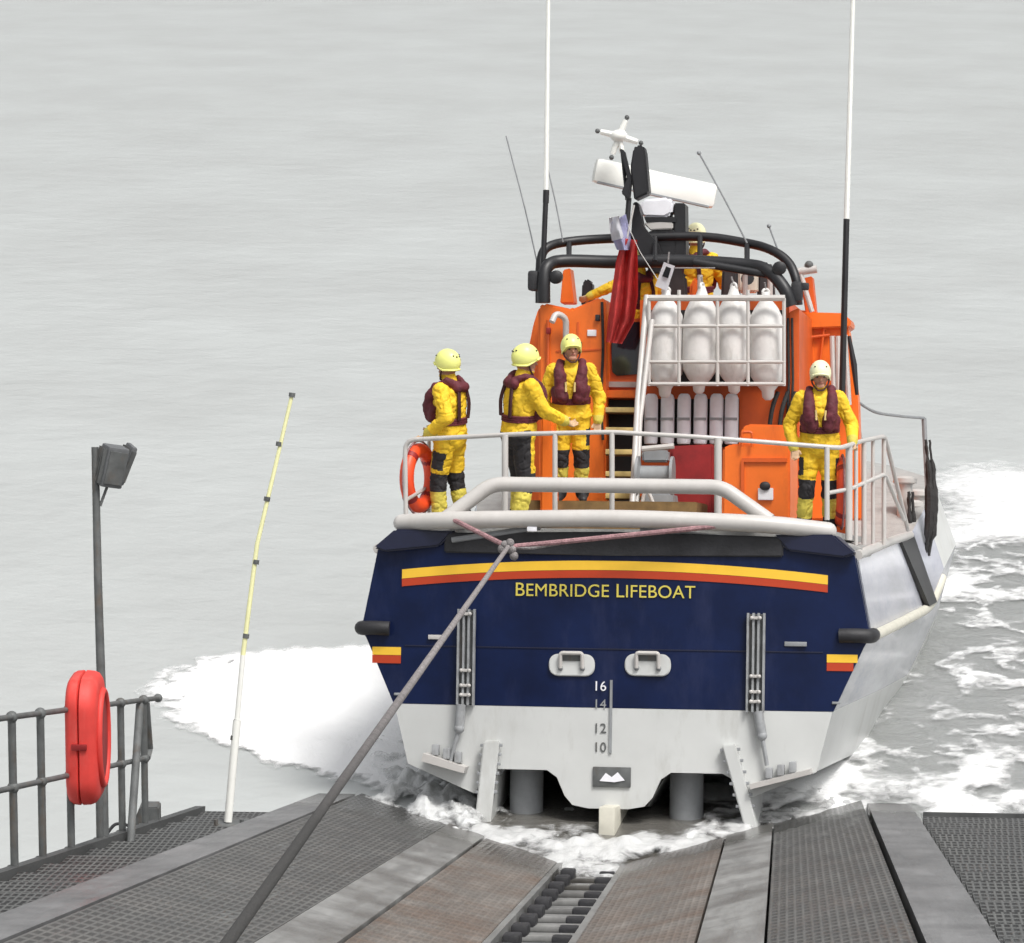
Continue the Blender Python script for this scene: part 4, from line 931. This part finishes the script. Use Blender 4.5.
bm = newbm(); tube(bm, smooth_path([L(640, 515, 2.3), L(646, 490, 2.3), L(655, 508, 2.3)]), .02, 8); tube(bm, [L(642, 449, 2.5), L(674, 446, 2.5)], .03, 8); obj('winch_lever', bm, M['pipe'], win)
# forward: bollards, bow stanchion, lashed poles
for (x, ya, yb, s) in ((905, 476, 520, 7.6), (918, 489, 520, 8.4), (912, 500, 530, 8.0)):
    c = L(x, ya, s); z0 = 0.3
    bm = newbm(); lathe(bm, [(.09, z0 - c.z), (.09, -.1), (.14, -.08), (.14, -.03), (.08, 0)], c, 16); obj('bollard', bm, M['pipe'], boat)
bm = newbm(); tube(bm, [L(924, 418, 8.8), L(928, 500, 8.8), L(927, 560, 8.8)], .03, 8); obj('bow_stanchion', bm, M['grey'], boat)
bm = newbm(); tube(bm, smooth_path([L(858, 402, 6.3), L(875, 412, 7.0), L(900, 416, 8.0), L(924, 418, 8.8)]), .018, 6); obj('lifeline', bm, M['grey'], boat)
bm = newbm()
for (x0, y0, x1, y1, x2, y2, s) in ((832, 336, 833, 370, 834, 400, 5.6), (838, 336, 838, 370, 839, 400, 5.6), (845, 335, 847, 370, 849, 405, 5.8)):
    tube(bm, [L(x0, y0, s), L(x1, y1, s), L(x2, y2, s)], .03, 8)
obj('boat_hook_stowage', bm, M['pipe'], boat)
bm = newbm(); tube(bm, [L(849, 336, 5.8), L(854, 365, 5.8), L(857, 395, 5.8)], [.02, .035, .02], 8); obj('stowed_pole', bm, M['black'], boat)

# ------------------------------------------------------------------ loose gear on the boat
def on_boat(px, py, s): return BM @ L(px, py, s)
def boatmat(p): 
    m = BM.copy(); m.translation = p; return m
# white pot fenders
def make_fender():
    root = empty('fender', None)
    bm = newbm()
    lathe(bm, [(.035, .58), (.05, .54), (.065, .49), (.13, .40), (.18, .30), (.198, .16), (.20, -.22), (.185, -.34), (.13, -.43), (.07, -.5), (.06, -.57), (.03, -.6)], (0, 0, 0), 22)
    for v in bm.verts: v.co += Vector((.008 * fbm(v.co.x * 9, v.co.z * 5, 1), .008 * fbm(v.co.y * 9, v.co.z * 6, 2), 0))
    obj('body', bm, M['fender'], root)
    bm = newbm(); tube(bm, [Vector((.04 * math.cos(a), 0, .57 + .04 * math.sin(a))) for a in [2 * math.pi * k / 14 for k in range(15)]], .015, 8, False); obj('lashing_eye', bm, M['fender'], root)
    bm = newbm(); tube(bm, [(0, 0, .6), (.02, .02, .68)], .012, 6); obj('lanyard', bm, M['rope'], root)
    return root
fl = ['white inflated fender in the rack beside the ladder handrails', 'second white fender from the ladder in the stern rack', 'third white fender from the ladder in the stern rack', 'white fender at the outer starboard end of the stern rack, hanging lowest']
f0 = make_fender()
for k, (x, y, ry) in enumerate(((665.5, 343, 0), (700.5, 339, 1), (734, 339, -1), (767, 345, -2))):
    o = f0 if k == 0 else copy_tree(f0)
    o.matrix_world = boatmat(on_boat(x, y, SF0 + .24)) @ Matrix.Rotation(R(ry), 4, 'Y') @ Matrix.Rotation(R(k * 70), 4, 'Z')
    tag(o, fl[k], 'fender', 'white fenders hanging in the stern rack')
# white gas cylinders
def make_cyl():
    root = empty('gas_cylinder', None)
    bm = newbm(); lathe(bm, [(.04, .3), (.06, .285), (.074, .25), (.076, .2), (.076, -.22), (.07, -.25), (.06, -.255)], (0, 0, 0), 18); obj('body', bm, M['flagwhite'], root)
    bm = newbm(); box(bm, (0, -.07, .02), (.14, .012, .03)); obj('clamp_strap', bm, M['grey'], root)
    return root
c0 = make_cyl()
cl = ['white cylinder nearest the ladder handrails, below the fender rack', 'second white cylinder from the ladder handrails', 'third white cylinder from the ladder handrails', 'fourth white cylinder from the ladder handrails', 'fifth white cylinder from the ladder handrails', 'white cylinder at the outer end, farthest from the ladder handrails']
for k, x in enumerate((651, 667.5, 684, 700.5, 716.5, 731.5)):
    o = c0 if k == 0 else copy_tree(c0)
    o.matrix_world = boatmat(on_boat(x, 421, SA + .05)); tag(o, cl[k], 'cylinder', 'white cylinders under the fender rack')
# lifebuoys on the rails
def make_buoy():
    root = empty('lifebuoy', None)
    bm = newbm(); tube(bm, [Vector((0, .29 * math.cos(a), .29 * math.sin(a))) for a in [2 * math.pi * k / 32 for k in range(33)]], .075, 14, False)
    bmesh.ops.remove_doubles(bm, verts=bm.verts, dist=.001); obj('ring', bm, M['buoy'], root)
    for k in range(4):
        a = math.pi / 4 + k * math.pi / 2; bm = newbm(); p = Vector((0, .29 * math.cos(a), .29 * math.sin(a))); tg_ = Vector((0, -math.sin(a), math.cos(a)))
        tube(bm, [p - tg_ * .03, p + tg_ * .03], .078, 14); obj('band', bm, M['red'], root)
    bm = newbm(); tube(bm, [Vector((.0, .385 * math.cos(a), .385 * math.sin(a))) for a in [2 * math.pi * k / 32 for k in range(33)]], .01, 6, False); obj('grab_line', bm, M['rope_pink'], root)
    return root
b0 = make_buoy(); b0.matrix_world = boatmat(on_boat(419, 478, 1.3)) @ Matrix.Rotation(R(-16), 4, 'Z')
tag(b0, 'orange lifebuoy hung on the port stern rail behind crew', 'lifebuoy', 'orange lifebuoys on the stern rails')
b1 = copy_tree(b0); b1.matrix_world = boatmat(on_boat(842, 492, 1.5)) @ Matrix.Rotation(R(8), 4, 'Z'); tag(b1, 'orange lifebuoy hung behind the starboard stern rail beside the lone crew member', 'lifebuoy', 'orange lifebuoys on the stern rails')
# dark fenders of rope over the shoulder
for k, (pts, r, lb) in enumerate(((((927, 440), (930, 470), (931, 500), (930, 530), (926, 556)), [.02, .05, .08, .07, .03], 'long dark rope bundle hanging from the forward stanchion'),
                                  (((910, 492), (911, 520), (911, 545), (909, 575)), [.025, .04, .045, .02], 'shorter dark rope bundle hanging outboard below the bollards'))):
    base_ = on_boat(*pts[-1], 7.4)
    t_ = empty('rope_bundle', Matrix.Translation(base_), lb, 'rope')
    pp = smooth_path([on_boat(x, y, 7.4) - base_ for x, y in pts]); n = len(pp)
    rr = [r[min(len(r) - 1, int(i * len(r) / n))] for i in range(n)]
    for q in range(3):
        off = Vector((.03 * math.cos(q * 2.1), .03 * math.sin(q * 2.1), 0))
        bm = newbm(); tube(bm, [p + off + Vector((.015 * fbm(i * .6, q), .01, 0)) for i, p in enumerate(pp)], [x * .7 for x in rr], 8); obj('rope_strand', bm, M['rope_dark'], t_)
# ensign
fb = on_boat(627, 345, 3.7)
fg = empty('ensign', Matrix.Translation(fb), 'limp red ensign hanging down beside the black mast', 'flag')
def cloth(name, left, right, m, s0, folds, nu=14, nv=18):
    bm = newbm(); g = []
    for j in range(nv + 1):
        v = j / nv; row = []
        def ip(pts):
            f = v * (len(pts) - 1); i = min(int(f), len(pts) - 2); t = f - i; return pts[i][0] * (1 - t) + pts[i + 1][0] * t, pts[i][1] * (1 - t) + pts[i + 1][1] * t
        a, b_ = ip(left), ip(right)
        for i in range(nu + 1):
            u = i / nu; p = on_boat(a[0] * (1 - u) + b_[0] * u, a[1] * (1 - u) + b_[1] * u, s0 + .085 * math.sin(u * folds + v * 2.0 + .8 * math.sin(v * 5)) + .05 * fbm(u * 3, v * 3, s0)) - fb
            row.append(bm.verts.new(p))
        g.append(row)
    for j in range(nv):
        for i in range(nu): bm.faces.new([g[j][i], g[j][i + 1], g[j + 1][i + 1], g[j + 1][i]])
    r_ = bmesh.ops.solidify(bm, geom=bm.faces[:], thickness=.004)
    return obj(name, bm, m, fg, angle=80)
cloth('red_field', [(622, 238), (616, 262), (612, 290), (608, 318), (606, 342)], [(637, 240), (638, 268), (638, 296), (634, 322), (622, 344)], M['flagred'], 3.7, 15, 30, 24)
cloth('canton', [(612, 222), (611, 236), (617, 250)], [(626, 214), (630, 232), (632, 250)], M['flagblue'], 3.66, 7, 10, 8)
cloth('canton_cross', [(609, 218), (610, 230), (612, 241)], [(619, 216), (622, 230), (624, 238)], M['flagwhite'], 3.62, 5, 8, 8)
bm = newbm(); tube(bm, [on_boat(634, 205, 3.72) - fb, on_boat(622, 262, 3.72) - fb], .012, 8); tube(bm, [on_boat(628, 226, 3.6) - fb, on_boat(640, 252, 3.6) - fb, on_boat(658, 280, 3.6) - fb], .005, 6); obj('halyard', bm, M['pipe'], fg)
# little white burgee tied to the arch
bb = on_boat(662, 285, 3.6); bt = empty('tally_board', Matrix.Translation(bb), 'small white board with dark mark tied under the arch', 'board')
def bp_(x, y): return on_boat(x, y, 3.6) - bb
bm = newbm(); a = [bm.verts.new(bp_(x, y)) for x, y in ((664, 262), (675, 266), (667, 291), (655, 286))]; f = bm.faces.new(a); bmesh.ops.solidify(bm, geom=[f], thickness=.01); obj('board_face', bm, M['flagwhite'], bt, smooth=False)
bm = newbm(); a = [bm.verts.new(bp_(x, y) + Vector((0, -.03, 0))) for x, y in ((666, 266), (671, 268), (668, 278), (662, 276))]; f = bm.faces.new(a); bmesh.ops.solidify(bm, geom=[f], thickness=.008); obj('dark_mark', bm, M['black'], bt, smooth=False)
bm = newbm(); tube(bm, [bp_(668, 263), bp_(669, 252)], .01, 6); tube(bm, [bp_(674, 268), bp_(715, 268)], .008, 6); obj('lashing', bm, M['rope'], bt)

# tow rope and bridle
jn = on_boat(508, 547, -.75); far = wp(224, 948, 13.0)
tw = empty('tow_rope', Matrix.Translation(jn), 'thick grey winch rope running from the stern bridle towards the slip top', 'rope')
end = far - jn; end2 = jn + (far - jn) * 1.22 - jn
bm = newbm(); tube(bm, [Vector((0, 0, 0)) + end2 * (k / 30) for k in range(31)], .023, 10); obj('hauling_line', bm, M['rope_darkening'], tw)
def jr(px, py, s): return on_boat(px, py, s) - jn
bm = newbm(); tube(bm, [jr(444, 515, -.2), jr(470, 528, -.5), jr(508, 547, -.75)], .026, 8); obj('bridle_leg', bm, M['rope_pink'], tw)
bm = newbm(); tube(bm, [jr(508, 547, -.75), jr(570, 541, -.6), jr(690, 529, -.4), jr(772, 520, -.25)], .026, 8); obj('bridle_leg', bm, M['rope_pink'], tw)
bm = newbm(); tube(bm, [jr(508, 547, -.75), jr(530, 548, -.7), jr(560, 543, -.6)], .02, 8)
for (x, y) in ((505, 545), (512, 550), (510, 543), (514, 556), (502, 549)): sphere(bm, jr(x, y, -.75), .045, 10)
obj('shackle_knot', bm, M['rope'], tw)

# ------------------------------------------------------------------ PEOPLE
def capsule(bm, p0, p1, r0, r1, sq=(1, 1)):
    p0, p1 = Vector(p0), Vector(p1)
    d = p1 - p0; ln = d.length or 1e-4
    n = max(2, int(ln / .03)); pts = []; rs = []
    t_ = d.normalized()
    for k in range(4):
        a = math.pi / 2 * (1 - k / 4); pts.append(p0 - t_ * r0 * math.sin(a)); rs.append(max(.0015, r0 * math.cos(a)))
    for k in range(n + 1):
        u = k / n; pts.append(p0 + d * u); rs.append(r0 + (r1 - r0) * u)
    for k in range(1, 5):
        a = math.pi / 2 * k / 4; pts.append(p1 + t_ * r1 * math.sin(a)); rs.append(max(.0015, r1 * math.cos(a)))
    tube(bm, pts, rs, 12)

def remesh(bm, vox, smooth=2):
    me = bpy.data.meshes.new('tmp'); bmesh.ops.recalc_face_normals(bm, faces=bm.faces); bm.to_mesh(me); bm.free()
    o = bpy.data.objects.new('tmp', me); C.objects.link(o)
    md_ = o.modifiers.new('r', 'REMESH'); md_.mode = 'VOXEL'; md_.voxel_size = vox
    if smooth:
        ms = o.modifiers.new('s', 'SMOOTH'); ms.factor = .5; ms.iterations = smooth
    dg = bpy.context.evaluated_depsgraph_get(); dg.update()
    out = bpy.data.meshes.new_from_object(o.evaluated_get(dg)); bpy.data.objects.remove(o); bpy.data.meshes.remove(me)
    return out

def mesh_obj(name, me, mats, parent):
    me.name = name; idx = [p.material_index for p in me.polygons]; me.materials.clear()
    for m in mats: me.materials.append(m)
    me.polygons.foreach_set('material_index', idx)
    for p in me.polygons: p.use_smooth = True
    o = bpy.data.objects.new(name, me); C.objects.link(o); o.parent = parent; return o

BODYM = ['suit', 'suit_pale', 'patch', 'skin', 'glove', 'rubber', 'eye', 'lip']
def person(label, mat, scale, J=None, lean=(0, 0), twist=0, head_yaw=0, head_pitch=0, legs='yellow', helmet='helmet', vest=True, seat=False):
    """facing +y, right hand +x; J overrides joints"""
    V = Vector
    j = dict(hipR=V((.095, 0, .90)), kneR=V((.11, .03, .49)), ankR=V((.12, -.02, .09)), hipL=V((-.095, 0, .90)), kneL=V((-.11, .03, .49)), ankL=V((-.12, -.02, .09)),
             shR=V((.19, 0, 1.42)), elR=V((.27, -.03, 1.14)), wrR=V((.27, .07, .90)), shL=V((-.19, 0, 1.42)), elL=V((-.27, -.03, 1.14)), wrL=V((-.27, .07, .90)))
    for k, v in (J or {}).items(): j[k] = V(v)
    lx, ly = lean
    def ln(p):
        q = V(p); f = max(0, q.z - .9) ; q.x += lx * f; q.y += ly * f; return q
    for k in ('shR', 'shL'): j[k] = ln(j[k])
    seed = len(bpy.data.objects) * .37
    root = empty('person', mat @ Matrix.Scale(scale, 4), label, 'person', None)
    bm = newbm(); bones = []
    def bone(a, b, r0, r1, m, fn=None):
        capsule(bm, a, b, r0, r1); bones.append((V(a), V(b), r0, r1, m, fn))
    # torso
    prof = [(.80, .11, .10), (.84, .18, .14), (.93, .225, .172), (1.03, .212, .163), (1.12, .192, .15), (1.24, .208, .16), (1.34, .22, .155), (1.41, .205, .13), (1.46, .13, .10), (1.49, .08, .08), (1.56, .058, .064)]
    rings = []
    for z, rx, ry in prof:
        c = ln((0, 0, z)); rings.append([bm.verts.new(c + V((rx * math.cos(a), ry * math.sin(a), 0))) for a in [2 * math.pi * k / 20 for k in range(20)]])
    for i in range(len(rings) - 1):
        for k in range(20): bm.faces.new([rings[i][k], rings[i][(k + 1) % 20], rings[i + 1][(k + 1) % 20], rings[i + 1][k]])
    bm.faces.new(rings[0][::-1]); bm.faces.new(rings[-1])
    bones.append((ln((0, 0, .9)), ln((0, 0, 1.4)), .17, .19, 0, lambda u: 2 if (legs == 'dark' and u < .1) else 0))
    # head, tilted and turned on the neck
    hc = ln((0, .02, 1.635)); hr = Matrix.Rotation(R(head_yaw), 3, 'Z') @ Matrix.Rotation(R(-head_pitch), 3, 'X')
    def hp_(x, y, z): return hc + hr @ V((x, y, z))
    b2 = newbm(); bmesh.ops.create_uvsphere(b2, u_segments=20, v_segments=14, radius=1)
    for v in b2.verts:
        z = v.co.z; taper = 1 - .22 * max(0, -z); v.co = V((v.co.x * .076 * taper, v.co.y * .096 * (1 - .1 * max(0, -z)), z * .118))
    join(bm, b2, Matrix.Translation(hc) @ hr.to_4x4())
    capsule(bm, hp_(-.02, .065, -.09), hp_(.02, .065, -.09), .026, .026)               # chin
    capsule(bm, hp_(0, .092, .01), hp_(0, .112, -.022), .011, .015)                      # nose
    for sg in (-1, 1):
        capsule(bm, hp_(sg * .078, -.005, .015), hp_(sg * .08, -.008, -.025), .014, .010)  # ears
        capsule(bm, hp_(sg * .018, .086, .028), hp_(sg * .05, .074, .03), .012, .010)      # brow
    capsule(bm, hp_(-.022, .088, -.052), hp_(.022, .088, -.052), .010, .010)           # lips
    bones.append((hp_(0, 0, -.03), hp_(0, 0, .05), .09, .09, 3, None)); bones.append((hp_(0, .05, -.085), hp_(0, .07, -.02), .05, .05, 3, None))
    bone(ln((0, 0, 1.47)), hp_(0, -.01, -.07), .066, .060, 2)
    # collar of the suit
    bones.append((ln((-.08, 0, 1.44)), ln((.08, 0, 1.44)), .09, .09, 0, None))
    knee = lambda u: 2 if u > .80 else (2 if legs == 'dark' and u < .75 else 0)
    shin = lambda u: 2 if (u < .26 or u > .78) else 1
    for s_ in 'RL':
        sg = 1 if s_ == 'R' else -1
        hip, kn, an = j['hip' + s_], j['kne' + s_], j['ank' + s_]
        bone(hip, kn, (.116), .090, 0, knee); bone(kn, an, .090, .076, 1, shin)
        fd = V((kn.x - hip.x + an.x * 0, kn.y - an.y, 0)); 
        tdir = V((sg * .12, 1, 0)).normalized()
        bone(an, an + V((0, -.045, -.035)), .062, .052, 5); bone(an + V((0, 0, -.03)), an + tdir * .155 + V((0, 0, -.045)), .055, .042, 5)
        sh, el, wr = j['sh' + s_], j['el' + s_], j['wr' + s_]
        bone(sh, el, .086, .072, 0); bone(el, wr, .072, .057, 0, lambda u: 1 if u > .82 else 0)
        bone(ln((sg * .10, 0, 1.40)), sh, .07, .08, 0)
        # hand: palm, four unequal bent fingers and a thumb leaving the side
        fdir = (wr - el).normalized(); side = fdir.cross(V((0, 1, 0)))
        side = side.normalized() if side.length > .2 else V((1, 0, 0))
        nrm = side.cross(fdir).normalized()
        if s_ == 'L': pass
        pc = wr + fdir * .05
        for q in (-.024, 0, .024): capsule(bm, wr + fdir * .02 + side * q * .8, wr + fdir * .09 + side * q, .018, .017)
        bones.append((wr + fdir * .02, wr + fdir * .20, .03, .03, 4, None))
        for q, (o_, ln_) in enumerate(((-.033, .062), (-.011, .075), (.011, .08), (.033, .068))):
            k0 = wr + fdir * .088 + side * o_; k1 = k0 + fdir * ln_ * .45 + nrm * .008 + side * o_ * .15; k2 = k1 + fdir * ln_ * .3 + nrm * .022; k3 = k2 + fdir * ln_ * .12 + nrm * .02
            capsule(bm, k0, k1, .0098, .0092); capsule(bm, k1, k2, .0092, .0086); capsule(bm, k2, k3, .0086, .008)
        th0 = wr + fdir * .035 + side * (-sg) * .03; th1 = th0 + fdir * .035 + side * (-sg) * .03 + nrm * .012; th2 = th1 + fdir * .03 + nrm * .018
        capsule(bm, th0, th1, .0125, .011); capsule(bm, th1, th2, .011, .0095)
        bones.append((th0, th2, .012, .01, 4, None))
    me = remesh(bm, .0095, 2)
    # the loose suit hangs in folds
    nrm_ = [v.normal.copy() for v in me.vertices]
    for v, vn in zip(me.vertices, nrm_):
        c = v.co.copy()
        if c.z < 1.5 and c.z > .15:
            n3 = noise.fractal(V((c.x * 7 + seed, c.y * 7, c.z * 11)), 1.0, 2.0, 3); n4 = noise.noise(V((c.x * 16, c.y * 16 + seed, c.z * 26)))
            hand = min((c - j['wrR']).length, (c - j['wrL']).length)
            if hand > .13: n5 = noise.fractal(V((c.x * 5 + c.z * 3, c.y * 5 + seed, c.z * 8 - c.x * 4)), 1.0, 2.0, 2); v.co = c + vn * (.010 * n3 + .003 * n4 - .011 * max(0, .14 - abs(n5)) / .14)
    # dress every face by the nearest bone
    idx = []
    for p in me.polygons:
        c = V(p.center); best = 9; mi = 0
        for a, b, r0, r1, m, fn in bones:
            ab = b - a; l2 = ab.length_squared or 1e-9; u = max(0, min(1, (c - a).dot(ab) / l2)); d = (c - a - ab * u).length - (r0 + (r1 - r0) * u)
            if d < best:
                best = d; mi = fn(u) if fn else m
                if fn is knee and legs == 'dark': mi = 2 if (c.y < .035 or u > .8) else 0
                elif fn is knee and u < .8: mi = 2 if (abs(c.x) > .165 and .25 < u < .7) else 0
        idx.append(mi)
    for p, m in zip(me.polygons, idx): p.material_index = m
    # eyes and mouth set into the face
    bm = newbm(); bm.from_mesh(me)
    def blob(c, r, sc, mi):
        b2 = newbm(); bmesh.ops.create_uvsphere(b2, u_segments=8, v_segments=6, radius=r)
        for f in b2.faces: f.material_index = mi
        join(bm, b2, Matrix.Translation(c) @ hr.to_4x4() @ Matrix.Diagonal((*sc, 1)))
    for sg in (-1, 1): blob(hp_(sg * .033, .083, .008), .012, (1.3, .8, .8), 6)
    blob(hp_(0, .094, -.052), .016, (1.5, .5, .45), 7)
    bm.to_mesh(me); bm.free()
    mesh_obj('body', me, [M[k] for k in BODYM], root)
    # helmet
    bm = newbm(); b2 = newbm(); bmesh.ops.create_uvsphere(b2, u_segments=28, v_segments=18, radius=1)
    for v in b2.verts:
        x, y, z = v.co
        lim = -.52 + .46 * max(0, y); zz = max(z, lim)
        v.co = V((x * .112, y * .138, zz * .135))
    join(bm, b2)
    rim = [V((.100 * math.cos(a), .125 * math.sin(a), .135 * (-.52 + .46 * max(0, math.sin(a))))) for a in [2 * math.pi * k / 32 for k in range(33)]]
    tube(bm, rim, .010, 8, False)
    # brow peak
    tube(bm, [V((-.08, .10, -.022)), V((-.045, .132, -.012)), V((0, .146, -.008)), V((.045, .132, -.012)), V((.08, .10, -.022))], .011, 8)
    hl = obj('helmet', bm, M[helmet], root, angle=50)
    hl.matrix_parent_inverse = Matrix.Identity(4); hl.matrix_local = Matrix.Translation(hp_(0, 0, .048)) @ hr.to_4x4()
    bm = newbm()
    for (x, y, z) in ((.05, -.10, .075), (-.05, -.10, .075), (.06, .1, .07), (-.06, .1, .07), (.02, -.118, .06), (-.02, -.118, .06)):
        d = V((x / .112 ** 2, y / .138 ** 2, z / .135 ** 2)).normalized(); p = V((x, y, z)); k = 1 / math.sqrt((x / .112) ** 2 + (y / .138) ** 2 + (z / .135) ** 2); sphere(bm, p * k, .011, 8, (1, 1, .7))
    obj('vent_hole', bm, M['patch'], hl)
    bm = newbm()
    for sg in (-1, 1): tube(bm, smooth_path([hp_(sg * .088, .01, .02), hp_(sg * .082, .03, -.06), hp_(sg * .03, .07, -.125), hp_(0, .075, -.13)]), .009, 6)
    obj('chin_strap', bm, M['strap'], root)
    if vest:
        bm = newbm()
        for sg in (-1, 1):
            pts = [(sg * .05, -.115, 1.47, .04), (sg * .115, -.03, 1.505, .042), (sg * .12, .085, 1.44, .055), (sg * .115, .145, 1.34, .066), (sg * .105, .165, 1.24, .074), (sg * .085, .165, 1.15, .070)]
            for a, b in zip(pts, pts[1:]): capsule(bm, ln(a[:3]), ln(b[:3]), a[3], b[3])
            capsule(bm, ln((sg * .16, .10, 1.22)), ln((sg * .15, .11, 1.13)), .055, .05)
        capsule(bm, ln((-.07, -.125, 1.44)), ln((.07, -.125, 1.44)), .05, .05)
        me = remesh(bm, .012, 1)
        nrm_ = [v.normal.copy() for v in me.vertices]
        for v, vn in zip(me.vertices, nrm_): v.co += vn * (.016 * noise.fractal(v.co * 9 + V((seed, 0, 0)), 1.0, 2.0, 3))
        lj = mesh_obj('life_jacket', me, [M['maroon']], root)
        bm = newbm()
        belt = [ln((.196 * math.cos(a), .156 * math.sin(a), 1.10)) for a in [2 * math.pi * k / 28 for k in range(29)]]
        for dz in (-.022, 0, .022): tube(bm, [p + V((0, 0, dz)) for p in belt], .014, 6, False)
        obj('waist_belt', bm, M['maroon'], lj)
        bm = newbm()
        for sg in (-1, 1):
            for dx in (-.012, .012): tube(bm, smooth_path([ln((sg * .07 + dx, -.145, 1.43)), ln((sg * .10 + dx, -.165, 1.28)), ln((sg * .09 + dx, -.158, 1.12))]), .012, 6)
        obj('back_strap', bm, M['strap'], lj)
        bm = newbm()
        for sg in (-1, 1): tube(bm, [ln((sg * .05, .205, 1.32)), ln((sg * .045, .228, 1.22))], .012, 6)
        obj('front_strap', bm, M['tread'] , lj)
    return root

def stand(px, py_top, s, zfloor, heading, tall):
    """feet on the deck at local height zfloor below the pixel column; returns matrix and scale so the helmet top is where it is seen"""
    top = BM @ L(px, py_top, s)
    p = L(px, py_top, s); foot = BM @ Vector((p.x, s, zfloor))
    m = Matrix.Translation(Vector((top.x, foot.y, foot.z))) @ Matrix.Rotation(R(heading), 4, 'Z')
    h = top.z - foot.z
    return m, h / 1.805
m, k = stand(450, 346, 1.5, .06, 62, 1.8)
person('crew member standing apart at the port rail, back half turned, looking out to sea', m, k, dict(elL=(-.28, -.13, 1.17), wrL=(-.25, .10, 1.0), elR=(.27, .08, 1.16), wrR=(.2, .24, 1.02), kneR=(.12, .0, .49), ankR=(.13, -.10, .09), kneL=(-.10, .08, .50), ankL=(-.10, .06, .09)), head_yaw=-4)
m, k = stand(518, 341, 1.4, .06, -62, 1.8)
person('crew member in dark seated trousers reaching one arm towards a colleague', m, k, dict(elL=(-.28, .14, 1.20), wrL=(-.24, .40, 1.10), elR=(.24, .16, 1.18), wrR=(.16, .42, 1.06), ankR=(.12, -.08, .09), ankL=(-.12, .06, .09), kneL=(-.11, .08, .5)), lean=(0, .08), head_yaw=-16, legs='dark')
m, k = stand(571, 331, 2.5, .38, 176, 1.8)
person('crew member facing aft in front of the orange casing, arms hanging down', m, k, dict(elR=(.29, -.01, 1.14), wrR=(.27, .08, .93), elL=(-.30, -.01, 1.14), wrL=(-.29, .06, .90)), head_yaw=14, head_pitch=-14)
m, k = stand(818, 357, 1.5, .06, 178, 1.8)
person('crew member standing alone at the starboard rail beside the orange locker', m, k, dict(elL=(-.33, .02, 1.15), wrL=(-.33, .20, 1.0), elR=(.31, -.02, 1.14), wrR=(.27, .1, .92), kneR=(.13, .05, .49), ankR=(.15, .0, .09)), head_pitch=-6, helmet='helmet_white')
m, k = stand(641, 246, 4.9, 1.66, 20, 1.8)
person('crew member behind the ensign at the upper helm, mostly hidden by the mast', m, k, dict(elL=(-.42, .06, 1.32), wrL=(-.62, .16, 1.22), elR=(.3, .15, 1.18), wrR=(.2, .38, 1.12)), lean=(0, .05))
m, k = stand(694, 221, 6.0, 1.76, -20, 1.8)
person('crew member at the upper helm with white helmet showing above the arch', m, k, dict(elL=(-.26, .18, 1.2), wrL=(-.18, .42, 1.12), elR=(.28, .16, 1.18), wrR=(.2, .4, 1.1)), helmet='helmet_white')
